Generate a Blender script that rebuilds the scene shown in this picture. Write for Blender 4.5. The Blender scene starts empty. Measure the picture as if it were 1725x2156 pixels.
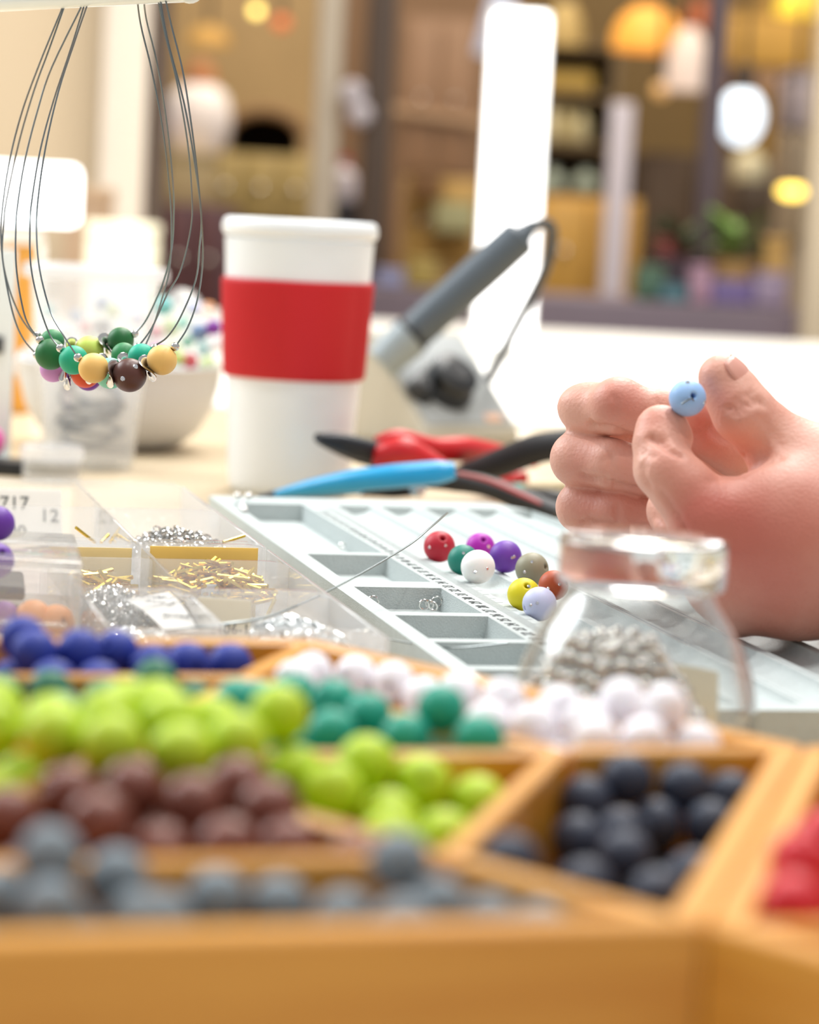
import bpy, bmesh, math, random
import numpy as np
from mathutils import Vector, Matrix
random.seed(7); np.random.seed(7)
S = bpy.context.scene
COL = S.collection
PI = math.pi

# ------------------------------------------------------------------ camera
F, HY, ROLL, CZ = 5500., 454., math.radians(3.0), .160     # focal length in pixels of a 1725x2156 frame
PITCH = math.atan((1078 - HY) / F)
cp, sp, cr, sr = math.cos(PITCH), math.sin(PITCH), math.cos(ROLL), math.sin(ROLL)
cam_d = bpy.data.cameras.new('camera'); cam = bpy.data.objects.new('camera', cam_d); COL.objects.link(cam)
right = Vector((cr, sp*sr, cp*sr)); up = Vector((-sr, sp*cr, cp*cr)); back = Vector((0, -cp, sp))
cam.matrix_world = Matrix(((right.x, up.x, back.x, 0), (right.y, up.y, back.y, 0), (right.z, up.z, back.z, CZ), (0, 0, 0, 1)))
cam_d.sensor_fit = 'VERTICAL'; cam_d.sensor_height = 30; cam_d.sensor_width = 24
cam_d.lens = F / 2156 * 30
cam_d.clip_start = .02; cam_d.clip_end = 60
cam_d.dof.use_dof = True; cam_d.dof.focus_distance = 1.0; cam_d.dof.aperture_fstop = cam_d.lens / 11.5
S.camera = cam

# ------------------------------------------------------------------ light
S.cycles.max_bounces = 8; S.cycles.diffuse_bounces = 3; S.cycles.glossy_bounces = 4; S.cycles.transmission_bounces = 7; S.cycles.transparent_max_bounces = 24
S.cycles.caustics_reflective = False; S.cycles.sample_clamp_indirect = 6
S.view_settings.view_transform = 'Standard'; S.view_settings.look = 'None'
S.view_settings.gamma = 1; S.view_settings.use_curve_mapping = False
S.view_settings.exposure = 0.30
w = bpy.data.worlds.new('world'); S.world = w; w.use_nodes = True
w.node_tree.nodes['Background'].inputs[0].default_value = (.97, .985, 1.0, 1)
w.node_tree.nodes['Background'].inputs[1].default_value = .44

def area(name, loc, aim, size, power, color=(1, 1, 1), sy=None):
    l = bpy.data.lights.new(name, 'AREA'); l.energy = power; l.color = color; l.size = size
    if sy: l.shape = 'RECTANGLE'; l.size_y = sy
    o = bpy.data.objects.new(name, l); COL.objects.link(o); o.location = loc
    o.rotation_euler = (Vector(aim) - Vector(loc)).to_track_quat('-Z', 'Y').to_euler()
    return o
area('daylight_window', (-2.2, 2.3, 1.7), (0, 1.0, 0), 1.6, 62, (.92, .97, 1))
area('top_soft_light', (.3, 1.3, 2.6), (.1, 1.0, 0), 1.2, 9, (1, .99, .97))  # unseen soft area light from above
area('shop_fill_light', (.3, 5.6, 3.2), (.2, 6.4, 0), 2.0, 105, (1, .86, .66))  # unseen area lamp added to brighten the background
area('sun_patch_light', (.5, 3.1, 2.3), (.4, 3.1, 0), 1.2, 60, (1, .98, .95))  # unseen lamp added to make the white far surface bright
for i, (x, y) in enumerate([(-.5, .9), (.45, 1.25), (.75, .55), (-.25, 1.9)]):
    area('sparkle_light', (x, y, 2.2), (x*.5, y, 0), .04, 8.5, (1, .97, .93))  # small unseen lamps added for sparkles on silver

# ------------------------------------------------------------------ pixel <-> place
def ray(px, py):
    x, y = px - 862.5, py - 1078
    xr = x*cr + y*sr; yr = -x*sr + y*cr
    return np.array([xr/F, cp - yr/F*sp, -sp - yr/F*cp])
def at(px, py, z):                                       # where the sight line meets height z
    d = ray(px, py); t = (z - CZ) / d[2]; return np.array([d[0]*t, d[1]*t, z])
def atD(px, py, D):                                      # where it meets distance D
    d = ray(px, py); return np.array([0, 0, CZ]) + d * (D / d[1])
def proj(p):
    X, Y, Z = p[0], p[1], p[2] - CZ
    yc = Y*cp - Z*sp; zc = Y*sp + Z*cp
    xr, yr = F*X/yc, -F*zc/yc
    return xr*cr - yr*sr + 862.5, xr*sr + yr*cr + 1078

# ------------------------------------------------------------------ materials
def lin(c):
    if isinstance(c, str): c = [int(c[i:i+2], 16)/255 for i in (0, 2, 4)]
    return [((v+.055)/1.055)**2.4 if v > .04045 else v/12.92 for v in c]
MATS = {}
def mat(name, color, rough=.5, metal=0, var=.06, vscale=60, bump=0, bscale=400, spec=.5, emis=0, sss=0, trans=0, coat=0):
    m = bpy.data.materials.new(name); m.use_nodes = True
    nt = m.node_tree; b = nt.nodes['Principled BSDF']; c = lin(color)
    b.inputs['Roughness'].default_value = rough; b.inputs['Metallic'].default_value = metal
    b.inputs['Specular IOR Level'].default_value = spec
    b.inputs['Coat Weight'].default_value = coat
    tc = nt.nodes.new('ShaderNodeTexCoord')
    if var:
        n = nt.nodes.new('ShaderNodeTexNoise'); n.inputs['Scale'].default_value = vscale; n.inputs['Detail'].default_value = 3
        r = nt.nodes.new('ShaderNodeMix'); r.data_type = 'RGBA'
        r.inputs[6].default_value = [v*(1-var) for v in c] + [1]; r.inputs[7].default_value = [min(1, v*(1+var)) for v in c] + [1]
        nt.links.new(tc.outputs['Object'], n.inputs['Vector']); nt.links.new(n.outputs[0], r.inputs[0]); nt.links.new(r.outputs[2], b.inputs['Base Color'])
    else: b.inputs['Base Color'].default_value = c + [1]
    if bump:
        n2 = nt.nodes.new('ShaderNodeTexNoise'); n2.inputs['Scale'].default_value = bscale; n2.inputs['Detail'].default_value = 4
        bp = nt.nodes.new('ShaderNodeBump'); bp.inputs['Strength'].default_value = bump; bp.inputs['Distance'].default_value = .001
        nt.links.new(tc.outputs['Object'], n2.inputs['Vector']); nt.links.new(n2.outputs[0], bp.inputs['Height']); nt.links.new(bp.outputs[0], b.inputs['Normal'])
    if emis: b.inputs['Emission Color'].default_value = c + [1]; b.inputs['Emission Strength'].default_value = emis
    if sss: b.inputs['Subsurface Weight'].default_value = sss; b.inputs['Subsurface Radius'].default_value = (1, .4, .22); b.inputs['Subsurface Scale'].default_value = .006
    if trans: b.inputs['Transmission Weight'].default_value = trans; b.inputs['IOR'].default_value = 1.47
    MATS[name] = m; return m
def wood(name, c1, c2, rough=.42):
    m = mat(name, c1, rough, var=0); nt = m.node_tree; b = nt.nodes['Principled BSDF']
    tc = nt.nodes.new('ShaderNodeTexCoord'); mp = nt.nodes.new('ShaderNodeMapping'); mp.inputs['Scale'].default_value = (12, 160, 160)
    n = nt.nodes.new('ShaderNodeTexNoise'); n.inputs['Scale'].default_value = 1; n.inputs['Detail'].default_value = 5; n.inputs['Distortion'].default_value = .6
    r = nt.nodes.new('ShaderNodeValToRGB'); r.color_ramp.elements[0].position = .3; r.color_ramp.elements[1].position = .7
    r.color_ramp.elements[0].color = lin(c2) + [1]; r.color_ramp.elements[1].color = lin(c1) + [1]
    nt.links.new(tc.outputs['Object'], mp.inputs[0]); nt.links.new(mp.outputs[0], n.inputs['Vector']); nt.links.new(n.outputs[0], r.inputs[0]); nt.links.new(r.outputs[0], b.inputs['Base Color'])
    b.inputs['Specular IOR Level'].default_value = .7; b.inputs['Coat Weight'].default_value = .35; b.inputs['Coat Roughness'].default_value = .22
    return m
def clear(name, tint=(1, 1, 1), haze=.06, gloss=1.0, rough=.04, ior=1.45, hazecol=(.95, .96, .97)):
    """thin clear plastic or glass: passes light straight, mirrors by Fresnel, a little milky"""
    m = bpy.data.materials.new(name); m.use_nodes = True; nt = m.node_tree; nt.nodes.clear()
    out = nt.nodes.new('ShaderNodeOutputMaterial'); tr = nt.nodes.new('ShaderNodeBsdfTransparent'); tr.inputs[0].default_value = (*tint, 1)
    gl = nt.nodes.new('ShaderNodeBsdfGlossy'); gl.inputs['Roughness'].default_value = rough
    df = nt.nodes.new('ShaderNodeBsdfDiffuse'); df.inputs[0].default_value = (*hazecol, 1)
    tl = nt.nodes.new('ShaderNodeBsdfTranslucent'); tl.inputs[0].default_value = (*hazecol, 1)
    m1 = nt.nodes.new('ShaderNodeMixShader'); m1.inputs[0].default_value = .5
    m2 = nt.nodes.new('ShaderNodeMixShader'); m2.inputs[0].default_value = haze
    m3 = nt.nodes.new('ShaderNodeMixShader'); lw = nt.nodes.new('ShaderNodeLayerWeight'); lw.inputs[0].default_value = .5
    pw = nt.nodes.new('ShaderNodeMath'); pw.operation = 'POWER'; pw.inputs[1].default_value = 4.0
    mu = nt.nodes.new('ShaderNodeMath'); mu.operation = 'MULTIPLY_ADD'; mu.inputs[1].default_value = .8*gloss; mu.inputs[2].default_value = .04*gloss
    L = nt.links.new
    L(df.outputs[0], m1.inputs[1]); L(tl.outputs[0], m1.inputs[2]); L(tr.outputs[0], m2.inputs[1]); L(m1.outputs[0], m2.inputs[2])
    L(lw.outputs['Facing'], pw.inputs[0]); L(pw.outputs[0], mu.inputs[0]); L(mu.outputs[0], m3.inputs[0]); L(m2.outputs[0], m3.inputs[1]); L(gl.outputs[0], m3.inputs[2]); L(m3.outputs[0], out.inputs[0])
    MATS[name] = m; return m

# ------------------------------------------------------------------ mesh builder (world coordinates)
def rotz(a): c, s = math.cos(a), math.sin(a); return np.array([[c, -s, 0], [s, c, 0], [0, 0, 1]])
class MB:
    def __init__(s): s.v = []; s.f = []
    def add(s, v, f):
        n = len(s.v); s.v += [tuple(map(float, p)) for p in v]; s.f += [[n+i for i in q] for q in f]; return s
    def box(s, c, size, R=None, bevel=0, seg=2):
        bm = bmesh.new(); bmesh.ops.create_cube(bm, size=1)
        for q in bm.verts: q.co = Vector((q.co.x*size[0], q.co.y*size[1], q.co.z*size[2]))
        if bevel: bmesh.ops.bevel(bm, geom=bm.edges[:], offset=bevel, segments=seg, affect='EDGES', profile=.5)
        bm.verts.index_update()
        V = np.array([q.co[:] for q in bm.verts]); Fc = [[q.index for q in f.verts] for f in bm.faces]; bm.free()
        if R is not None: V = V @ np.array(R).T
        return s.add(V + np.array(c), Fc)
    def prism(s, poly, z0, z1, bevel=0):
        n = len(poly)
        if bevel:
            P = np.array(poly, float); nn = []
            for i in range(n):
                a, b, c = P[i-1], P[i], P[(i+1) % n]
                d1 = (b-a)/np.linalg.norm(b-a); d2 = (c-b)/np.linalg.norm(c-b)
                n1 = np.array([-d1[1], d1[0]]); n2 = np.array([-d2[1], d2[0]]); k = (n1+n2)/(1+n1@n2); nn.append(b + k*bevel)
            rings = [[(*p, z0) for p in poly], [(*p, z1-bevel) for p in poly], [(*p, z1) for p in nn]]
        else: rings = [[(*p, z0) for p in poly], [(*p, z1) for p in poly]]
        V = sum(rings, []); Fc = []
        for k in range(len(rings)-1):
            for i in range(n): j = (i+1) % n; Fc.append([k*n+i, k*n+j, (k+1)*n+j, (k+1)*n+i])
        Fc.append(list(range(n))[::-1]); Fc.append([(len(rings)-1)*n+i for i in range(n)])
        return s.add(V, Fc)
    def lathe(s, prof, c=(0, 0, 0), seg=32, R=None, closed=False, rfun=None):
        V = []; Fc = []; n = len(prof)
        for k in range(seg):
            a = 2*PI*k/seg
            for r, z in prof:
                rr = r if rfun is None else rfun(r, z, a)
                V.append((rr*math.cos(a), rr*math.sin(a), z))
        for k in range(seg):
            k2 = (k+1) % seg
            for i in range(n if closed else n-1):
                j = (i+1) % n
                Fc.append([k*n+i, k2*n+i, k2*n+j, k*n+j])
        V = np.array(V)
        if R is not None: V = V @ np.array(R).T
        return s.add(V + np.array(c), Fc)
    def sphere(s, c, r, seg=16, ring=10, sc=(1, 1, 1), R=None):
        prof = [(max(1e-5, r*math.sin(PI*i/ring)), -r*math.cos(PI*i/ring)) for i in range(ring+1)]
        b = MB().lathe(prof, seg=seg); V = np.array(b.v)*np.array(sc)
        if R is not None: V = V @ np.array(R).T
        return s.add(V + np.array(c), b.f)
    def tube(s, path, rad, seg=10, flat=1.0, caps=True, closed=False, up=(0, 0, 1)):
        P = np.array(path, float); n = len(P)
        rad = [rad]*n if np.isscalar(rad) else rad
        T = np.gradient(P, axis=0) if not closed else np.roll(P, -1, 0)-np.roll(P, 1, 0)
        T /= np.linalg.norm(T, axis=1)[:, None] + 1e-12
        u = np.array(up, float)
        if abs(T[0] @ u) > .95: u = np.array([1., 0, 0])
        V = []
        for i in range(n):
            u = u - (u @ T[i])*T[i]; u /= np.linalg.norm(u); wv = np.cross(T[i], u)
            for k in range(seg):
                a = 2*PI*k/seg; V.append(P[i] + rad[i]*(flat*math.cos(a)*u + math.sin(a)*wv))
        Fc = []
        for i in range(n if closed else n-1):
            i2 = (i+1) % n
            for k in range(seg): k2 = (k+1) % seg; Fc.append([i*seg+k, i*seg+k2, i2*seg+k2, i2*seg+k])
        if caps and not closed:
            Fc.append(list(range(seg))[::-1]); Fc.append([(n-1)*seg+k for k in range(seg)])
        return s.add(V, Fc)
    def build(s, name, m, parent=None, org=None, rot=0, smooth=40, sub=0, **tags):
        V = np.array(s.v)
        if org is None: org = np.array([(V[:, 0].min()+V[:, 0].max())/2, (V[:, 1].min()+V[:, 1].max())/2, V[:, 2].min()])
        org = np.array(org, float); V = V - org
        if rot: V = V @ rotz(-rot).T
        me = bpy.data.meshes.new(name); me.from_pydata(V.tolist(), [], s.f); me.validate(); me.update()
        bm = bmesh.new(); bm.from_mesh(me); bmesh.ops.recalc_face_normals(bm, faces=bm.faces[:]); bm.to_mesh(me); bm.free()
        if smooth:
            for p in me.polygons: p.use_smooth = True
            try: me.set_sharp_from_angle(angle=math.radians(smooth))
            except Exception: pass
        o = bpy.data.objects.new(name, me); COL.objects.link(o)
        me.materials.append(MATS[m] if isinstance(m, str) else m)
        o.location = org; o.rotation_euler = (0, 0, rot)
        if parent is not None: adopt(o, parent)
        if sub: md = o.modifiers.new('sub', 'SUBSURF'); md.levels = md.render_levels = sub
        tag(o, **tags)
        return o
def adopt(o, p):
    o.matrix_basis = basis(p).inverted() @ o.matrix_basis; o.parent = p
def basis(p): return p.matrix_basis if p.parent is None else basis(p.parent) @ p.matrix_basis
def tag(o, label=None, cat=None, group=None, kind=None):
    if label: o['label'] = label
    if cat: o['category'] = cat
    if group: o['group'] = group
    if kind: o['kind'] = kind
    return o
def thing(name, loc, label, cat, group=None, rz=0):
    o = bpy.data.objects.new(name, None); COL.objects.link(o); o.location = loc; o.rotation_euler = (0, 0, rz)
    o.empty_display_size = .02
    return tag(o, label, cat, group)
def obj_copy(o, loc, rot=None, scale=None, parent=None, m=None, **tags):
    c = o.copy(); COL.objects.link(c); c.location = loc
    if rot is not None: c.rotation_euler = rot
    if scale is not None: c.scale = (scale,)*3 if np.isscalar(scale) else scale
    if parent is not None: c.parent = None; adopt(c, parent)
    for k in ('label', 'category', 'group', 'kind'):
        if k in c: del c[k]
    return tag(c, **tags)
def shared(name, me, m, loc, rot=(0, 0, 0), scale=1, parent=None, **tags):
    o = bpy.data.objects.new(name, me); COL.objects.link(o)
    o.location = loc; o.rotation_euler = rot; o.scale = (scale,)*3 if np.isscalar(scale) else scale
    if parent is not None: adopt(o, parent)
    o.material_slots[0].link = 'OBJECT'; o.material_slots[0].material = MATS[m] if isinstance(m, str) else m
    return tag(o, **tags)
def text(s, m, loc, R, size, parent, name='lettering', ext=.00005):
    cu = bpy.data.curves.new(name, 'FONT'); cu.body = s; cu.size = size; cu.align_x = 'CENTER'; cu.align_y = 'CENTER'; cu.extrude = ext
    cu.resolution_u = 2
    cu.materials.append(MATS[m]); tmp = bpy.data.objects.new('tmp', cu); me = bpy.data.meshes.new_from_object(tmp); bpy.data.objects.remove(tmp); bpy.data.curves.remove(cu)
    o = bpy.data.objects.new(name, me); COL.objects.link(o)
    M = Matrix([list(r) + [0] for r in np.array(R)] + [[0, 0, 0, 1]]); M.translation = Vector(loc); o.matrix_basis = M
    adopt(o, parent); return o
def spline(pts, n=40):
    P = np.array(pts, float); P = np.vstack([2*P[0]-P[1], P, 2*P[-1]-P[-2]]); out = []
    m = len(P)-3
    for i in range(m):
        for t in np.linspace(0, 1, max(2, n//m), endpoint=False):
            a, b, c, d = P[i:i+4]
            out.append(.5*((2*b)+(c-a)*t+(2*a-5*b+4*c-d)*t*t+(3*b-a-3*c+d)*t**3))
    out.append(P[-2]); return np.array(out)
def align(d):                                            # rotation taking +Z to d
    return np.array(Vector(d).to_track_quat('Z', 'Y').to_matrix())

# palette
def sheet(name, color):                                     # paper: reflects and lets light through
    m = mat(name, color, .8, var=.03); nt = m.node_tree; b = nt.nodes['Principled BSDF']; out = nt.nodes['Material Output']
    tl = nt.nodes.new('ShaderNodeBsdfTranslucent'); tl.inputs[0].default_value = lin(color) + [1]; mx = nt.nodes.new('ShaderNodeMixShader'); mx.inputs[0].default_value = .5
    nt.links.new(b.outputs[0], mx.inputs[1]); nt.links.new(tl.outputs[0], mx.inputs[2]); nt.links.new(mx.outputs[0], out.inputs[0]); return m
sheet('paper', 'F6F4F0'); sheet('paper_tan', 'F8F2E4'); sheet('gold_plate', 'FBE39A'); sheet('gold_pale', 'FBEBC0'); sheet('paper_pink', 'F8EEE8')
wood('bamboo', 'E4A440', 'D28C26', .30)
wood('bamboo_pale', 'E6C08A', 'DAAE74', .4)
wood('table_wood', 'CFBD9E', 'C4B08E', .5)
mat('white_top', 'F6F3EC', .35)
mat('flock', 'BEC6C5', .95, var=.07, vscale=300, bump=.6, bscale=1500, spec=.1)
mat('ink', '3C4246', .7, var=0)
mat('ink_pale', '8E969A', .8, var=0)
mat('silver', 'D2D0CC', .10, 1, var=.02)
mat('silver_shot', 'D4D0C8', .06, 1, var=.02)
mat('steel_wire', '7E8688', .3, 1, var=.02)
mat('gold', 'E0BC4E', .22, 1, var=.04)
mat('ceramic', 'EEF3F6', .28, var=.01)
mat("red_silicone", "C40012", .55, var=.03, vscale=30)
mat('bowl_white', 'CDCFD2', .35, var=.02)
mat('device_grey', 'A2A6A6', .55, var=.03)
mat('device_edge', 'B4AE9E', .55, var=.03)
mat('pen_grey', '4C565F', .45, var=.05)
mat('holder_grey', '8C979C', .4, var=.05)
mat('black_plastic', '191B1F', .4, var=.1)
mat('black_rubber', '2A2A2C', .55, var=.1)
mat('dark_steel', '2E3034', .4, .6, var=.1)
mat('red_grip', 'C8161C', .35, var=.05)
mat('blue_grip', '0E97CC', .35, var=.04)
mat('teal_grip', '17A08C', .4)
mat('crystal', 'D8D8DC', .08, .95, var=.02)
clear('acrylic', haze=.17, gloss=.9)
clear('acrylic_milky', haze=.42, gloss=.8, rough=.08)
clear('acrylic_base', haze=.62, gloss=.6, rough=.1)
clear('cup_clear', haze=.20, gloss=.8, rough=.1, tint=(.97, .98, .99))
clear('bag_clear', haze=.30, gloss=.7, rough=.2)
clear('jar_glass', haze=.015, gloss=1.6, rough=.01, ior=1.5, tint=(.975, .98, .98))
m = mat('solid_glass', 'FFFFFF', .0, var=0, trans=1)
BEADCOL = dict(lime=('B4D016', .5), teal=('0D9A82', .5), white=('F0EDF3', .55), blue=('1A3296', .6), green=('1B6A4C', .55), brown=('743A28', .4), grey=('76828A', .6), navy=('2A3246', .55), red=('CE1426', .45),
    crimson=('B5122C', .5), magenta=('A818A8', .5), violet=('6A34A4', .5), sage=('8E8C76', .5), rust=('B04C22', .5), yellow=('E2D414', .5), lilac=('C6CCEA', .5), sky=('98C0F0', .5), seagreen=('0B7C6C', .5), chalk=('F0F1EF', .5),
    apricot=('FACB76', .5), chocolate=('5A3228', .4), forest=('1F7038', .5), jade=('1CB48C', .5), mint=('8ADCC2', .5), pea=('D2EA6A', .5), orange=('E8501E', .5), orchid=('D69ADC', .5), grape=('7A2C9C', .5), pine=('328C54', .5), turq=('0FB898', .5),
    pink=('DC5AA8', .3), peach=('E89A5A', .5), aqua=('7CC8C8', .5), slate=('6E8AB0', .5), coral=('D8606A', .5), moss=('BCCB70', .5))
for k, (c, r) in BEADCOL.items(): mat('bead_'+k, c, r, var=.05, vscale=90, sss=.12 if k in ('lime', 'white', 'apricot', 'sky', 'lilac', 'mint', 'pea', 'chalk') else 0)

# bead mesh: unit diameter, drilled along Z
def bead_mesh(name, seg, ring):
    R, h = .5, .075; a0 = math.asin(h/R); prof = [(h, 0.)]
    prof.append((h, R*math.cos(a0) - .035))
    for i in range(ring+1):
        a = a0*1.5 + (PI - 3*a0)*i/ring; prof.append((R*math.sin(a), R*math.cos(a)))
    prof.append((h, -R*math.cos(a0) + .035))
    b = MB().lathe(prof, seg=seg, closed=True); me = bpy.data.meshes.new(name); me.from_pydata(b.v, [], b.f)
    for p in me.polygons: p.use_smooth = True
    bm = bmesh.new(); bm.from_mesh(me); bmesh.ops.recalc_face_normals(bm, faces=bm.faces[:]); bm.to_mesh(me); bm.free()
    me.materials.append(MATS['bead_white']); return me
BEAD_HI = bead_mesh('bead_fine', 40, 24); BEAD_LO = bead_mesh('bead', 26, 14)
def ball_mesh(name, seg, ring, m):
    b = MB().sphere((0, 0, 0), .5, seg, ring); me = bpy.data.meshes.new(name); me.from_pydata(b.v, [], b.f)
    for p in me.polygons: p.use_smooth = True
    bm = bmesh.new(); bm.from_mesh(me); bmesh.ops.remove_doubles(bm, verts=bm.verts[:], dist=1e-4); bmesh.ops.recalc_face_normals(bm, faces=bm.faces[:]); bm.to_mesh(me); bm.free()
    me.materials.append(MATS[m]); return me
BALL = ball_mesh('silver_ball', 12, 8, 'silver')
def gem_mesh():
    b = MB().lathe([(.0001, -.3), (.5, 0), (.36, .2), (.0001, .2)], seg=8); me = bpy.data.meshes.new('rhinestone'); me.from_pydata(b.v, [], b.f); me.materials.append(MATS['crystal']); return me
GEM = gem_mesh()
def rrot(): return (random.uniform(0, 6.28), random.uniform(0, 6.28), random.uniform(0, 6.28))

# ================================================================== STRUCTURE
MB().box((.5, 4, -.78), (9, 11, .06)).build('floor', mat('floor_tile', '8C7A66', .5), kind='structure')
def bgrect(px0, py0, px1, py1, D):                       # world extents of a pixel rectangle at distance D
    pts = [atD(x, y, D) for x in (px0, px1) for y in (py0, py1)]
    xs = [p[0] for p in pts]; zs = [p[2] for p in pts]
    c = atD((px0+px1)/2, (py0+py1)/2, D); k = F/D
    return c[0], c[2], (px1-px0)/k, (py1-py0)/k
FL = -.75
# back wall of the shop, broad panels with recessed joints
wb = MB().box((.4, 8.3, 1.2), (7, .1, 3.9)).build('wall_back', mat('wall_tan', 'A98E66', .8, var=.2, vscale=1.5), kind='structure')
for i, (x0, x1, c) in enumerate([(-1.75, -1.0, 'B49A72'), (-.98, -.35, 'BFA070'), (-.33, .28, '8F6F52'), (.3, .95, '7B6238'), (.97, 1.6, 'A5803E'), (1.62, 2.4, 'B08D58')]):
    MB().box(((x0+x1)/2, 8.23, 1.2), (x1-x0, .04, 3.6), bevel=.008).build('wall_panel', mat('panel_%s' % c, c, .6, var=.25, vscale=2.5), wb)
MB().box((-1.91, 4.08, .9), (3.0, .06, 3.3)).build('wall_left', mat('wall_cream', 'BFAA8C', .7, var=.03, vscale=2), kind='structure')
def post(name, px, D, wpx, depth, m, z0=FL, z1=2.0, bev=.006):
    p = atD(px, 300, D); wd = wpx*D/F
    return MB().box((p[0], D, (z0+z1)/2), (wd, depth, z1-z0), bevel=bev).build(name, m, kind='structure')
mat('trim_pale', 'CDBFAE', .6); mat('trim_dark', '4A3A2E', .5); mat('trim_grey', 'B9AC98', .5); mat('trim_plum', '54464C', .5)
post('trim_1', 262, 4.0, 95, .06, 'trim_pale')
post('trim_2', 330, 4.02, 34, .09, 'trim_dark')
post('trim_3', 686, 5.0, 52, .08, 'trim_grey')
post('trim_4', 792, 5.0, 62, .08, 'trim_dark')
post('trim_5', 1496, 5.0, 40, .08, 'trim_plum')
post('trim_6', 1745, 4.6, 70, .10, mat('trim_beige', 'CDBB9E', .6))
post('trim_7', 1306, 5.6, 46, .06, mat('trim_lilac', 'D2C8CE', .4), z1=.42)
# low dark window sill behind the white far top
x0 = atD(760, 700, 4.7)[0]; x1 = atD(1690, 700, 4.7)[0]
MB().box(((x0+x1)/2, 4.78, (FL+.03)/2), (x1-x0, .3, .03-FL), bevel=.006).build('window_1', mat('sill_plum', '6A5C64', .6, var=.15, vscale=6), kind='structure')

# ================================================================== TABLES
def table(name, label, cx, cy, sx, sy, top_m, leg_m, rz=0, h=0):
    t = thing(name, (cx, cy, FL), label, 'table', rz=rz); R = rotz(rz)
    MB().box((cx, cy, h-.016), (sx, sy, .032), R, .003).build('table_top', top_m, t, rot=rz)
    for a in (-1, 1):
        for b in (-1, 1):
            p = R @ np.array([a*(sx/2-.06), b*(sy/2-.06), 0]) + np.array([cx, cy, 0])
            MB().box((p[0], p[1], (h-.032+FL)/2), (.05, .05, h-.032-FL), R, .003).build('leg', leg_m, t)
    for b in (-1, 1):
        p = R @ np.array([0, b*(sy/2-.06), 0]) + np.array([cx, cy, 0])
        MB().box((p[0], p[1], h-.067), (sx-.17, .02, .07), R).build('apron', leg_m, t)
    return t
table('work_table', 'pale wooden work table carrying the bead trays and tools', .0, 1.06, 1.7, 1.98, 'table_wood', 'table_wood')
table('sun_patch_top', 'long white top added behind the work table for its sun patch', 1.0, 3.03, 4.2, 1.84, 'white_top', 'device_grey', h=0)  # white top stands in for the sunlit far part of the table

# ================================================================== HEXAGONAL BEAD TRAYS
HX, HYc, HS, HT, HTH = -.06679, .5635, .1698, .06177, math.radians(15.94)
HZ, FLOORZ, WT, DT = .040, .005, .0068, .0050
def hv(c, a, r): return np.array([c[0] + r*math.cos(HTH + math.radians(a)), c[1] + r*math.sin(HTH + math.radians(a))])
def wall_piece(p, q, th, z0, z1, name, m, parent, inner=0., outer=None, trim0=0., trim1=0.):
    """a plank standing on its edge from p to q"""
    d = (q-p)/np.linalg.norm(q-p); n = np.array([-d[1], d[0]])
    if outer is not None: poly = outer
    else: p2, q2 = p + d*trim0, q - d*trim1; poly = [p2 - n*th/2, q2 - n*th/2, q2 + n*th/2, p2 + n*th/2]
    return MB().prism([tuple(x) for x in poly], z0, z1, .0007).build(name, m, parent, rot=math.atan2(d[1], d[0]))
def hex_tray(c, name, label):
    t = thing(name, (c[0], c[1], 0), label, 'tray'); s = HS - .0003
    ap = math.cos(math.radians(30))
    si = s - WT/ap
    MB().prism([tuple(hv(c, a, si)) for a in range(0, 360, 60)], 0, FLOORZ).build('base_panel', 'bamboo', t)
    for a in range(0, 360, 60):
        p, q, qi, pi = hv(c, a, s), hv(c, a+60, s), hv(c, a+60, si), hv(c, a, si)
        wall_piece(p, q, WT, 0, HZ, 'side_board', 'bamboo', t, outer=[p, q, qi, pi])
    ri = HS - HT; m_ = DT/2/ap
    for a in range(0, 360, 60):
        p, q = hv(c, a, ri+m_), hv(c, a+60, ri+m_); pi, qi = hv(c, a, ri-m_), hv(c, a+60, ri-m_)
        wall_piece(p, q, DT, FLOORZ, HZ-.0006, 'inner_divider', 'bamboo', t, outer=[p, q, qi, pi])
        wall_piece(hv(c, a, ri+m_), hv(c, a, si), DT, FLOORZ, HZ-.0004, 'ring_divider', 'bamboo', t, trim0=.0004, trim1=.0004)
        wall_piece(hv(c, a, 0), hv(c, a, ri-m_), DT, FLOORZ, HZ-.0008, 'spoke_divider', 'bamboo', t, trim0=DT*1.0, trim1=.0004)
    hubz = MB().prism([tuple(hv(c, a, DT*.97)) for a in range(30, 390, 60)], FLOORZ, HZ-.0008).build('spoke_hub', 'bamboo', t)
    return t
OA = np.array([HX, HYc]); OB = OA + HS*math.sqrt(3)*np.array([math.cos(HTH - PI/6), math.sin(HTH - PI/6)])
hex_tray(OA, 'hexagonal_tray', 'hexagonal bamboo tray full of sorted lime, brown, grey, navy and white beads')
hex_tray(OB, 'hexagonal_tray', 'bamboo tray with red beads cut off at the right edge')

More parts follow.
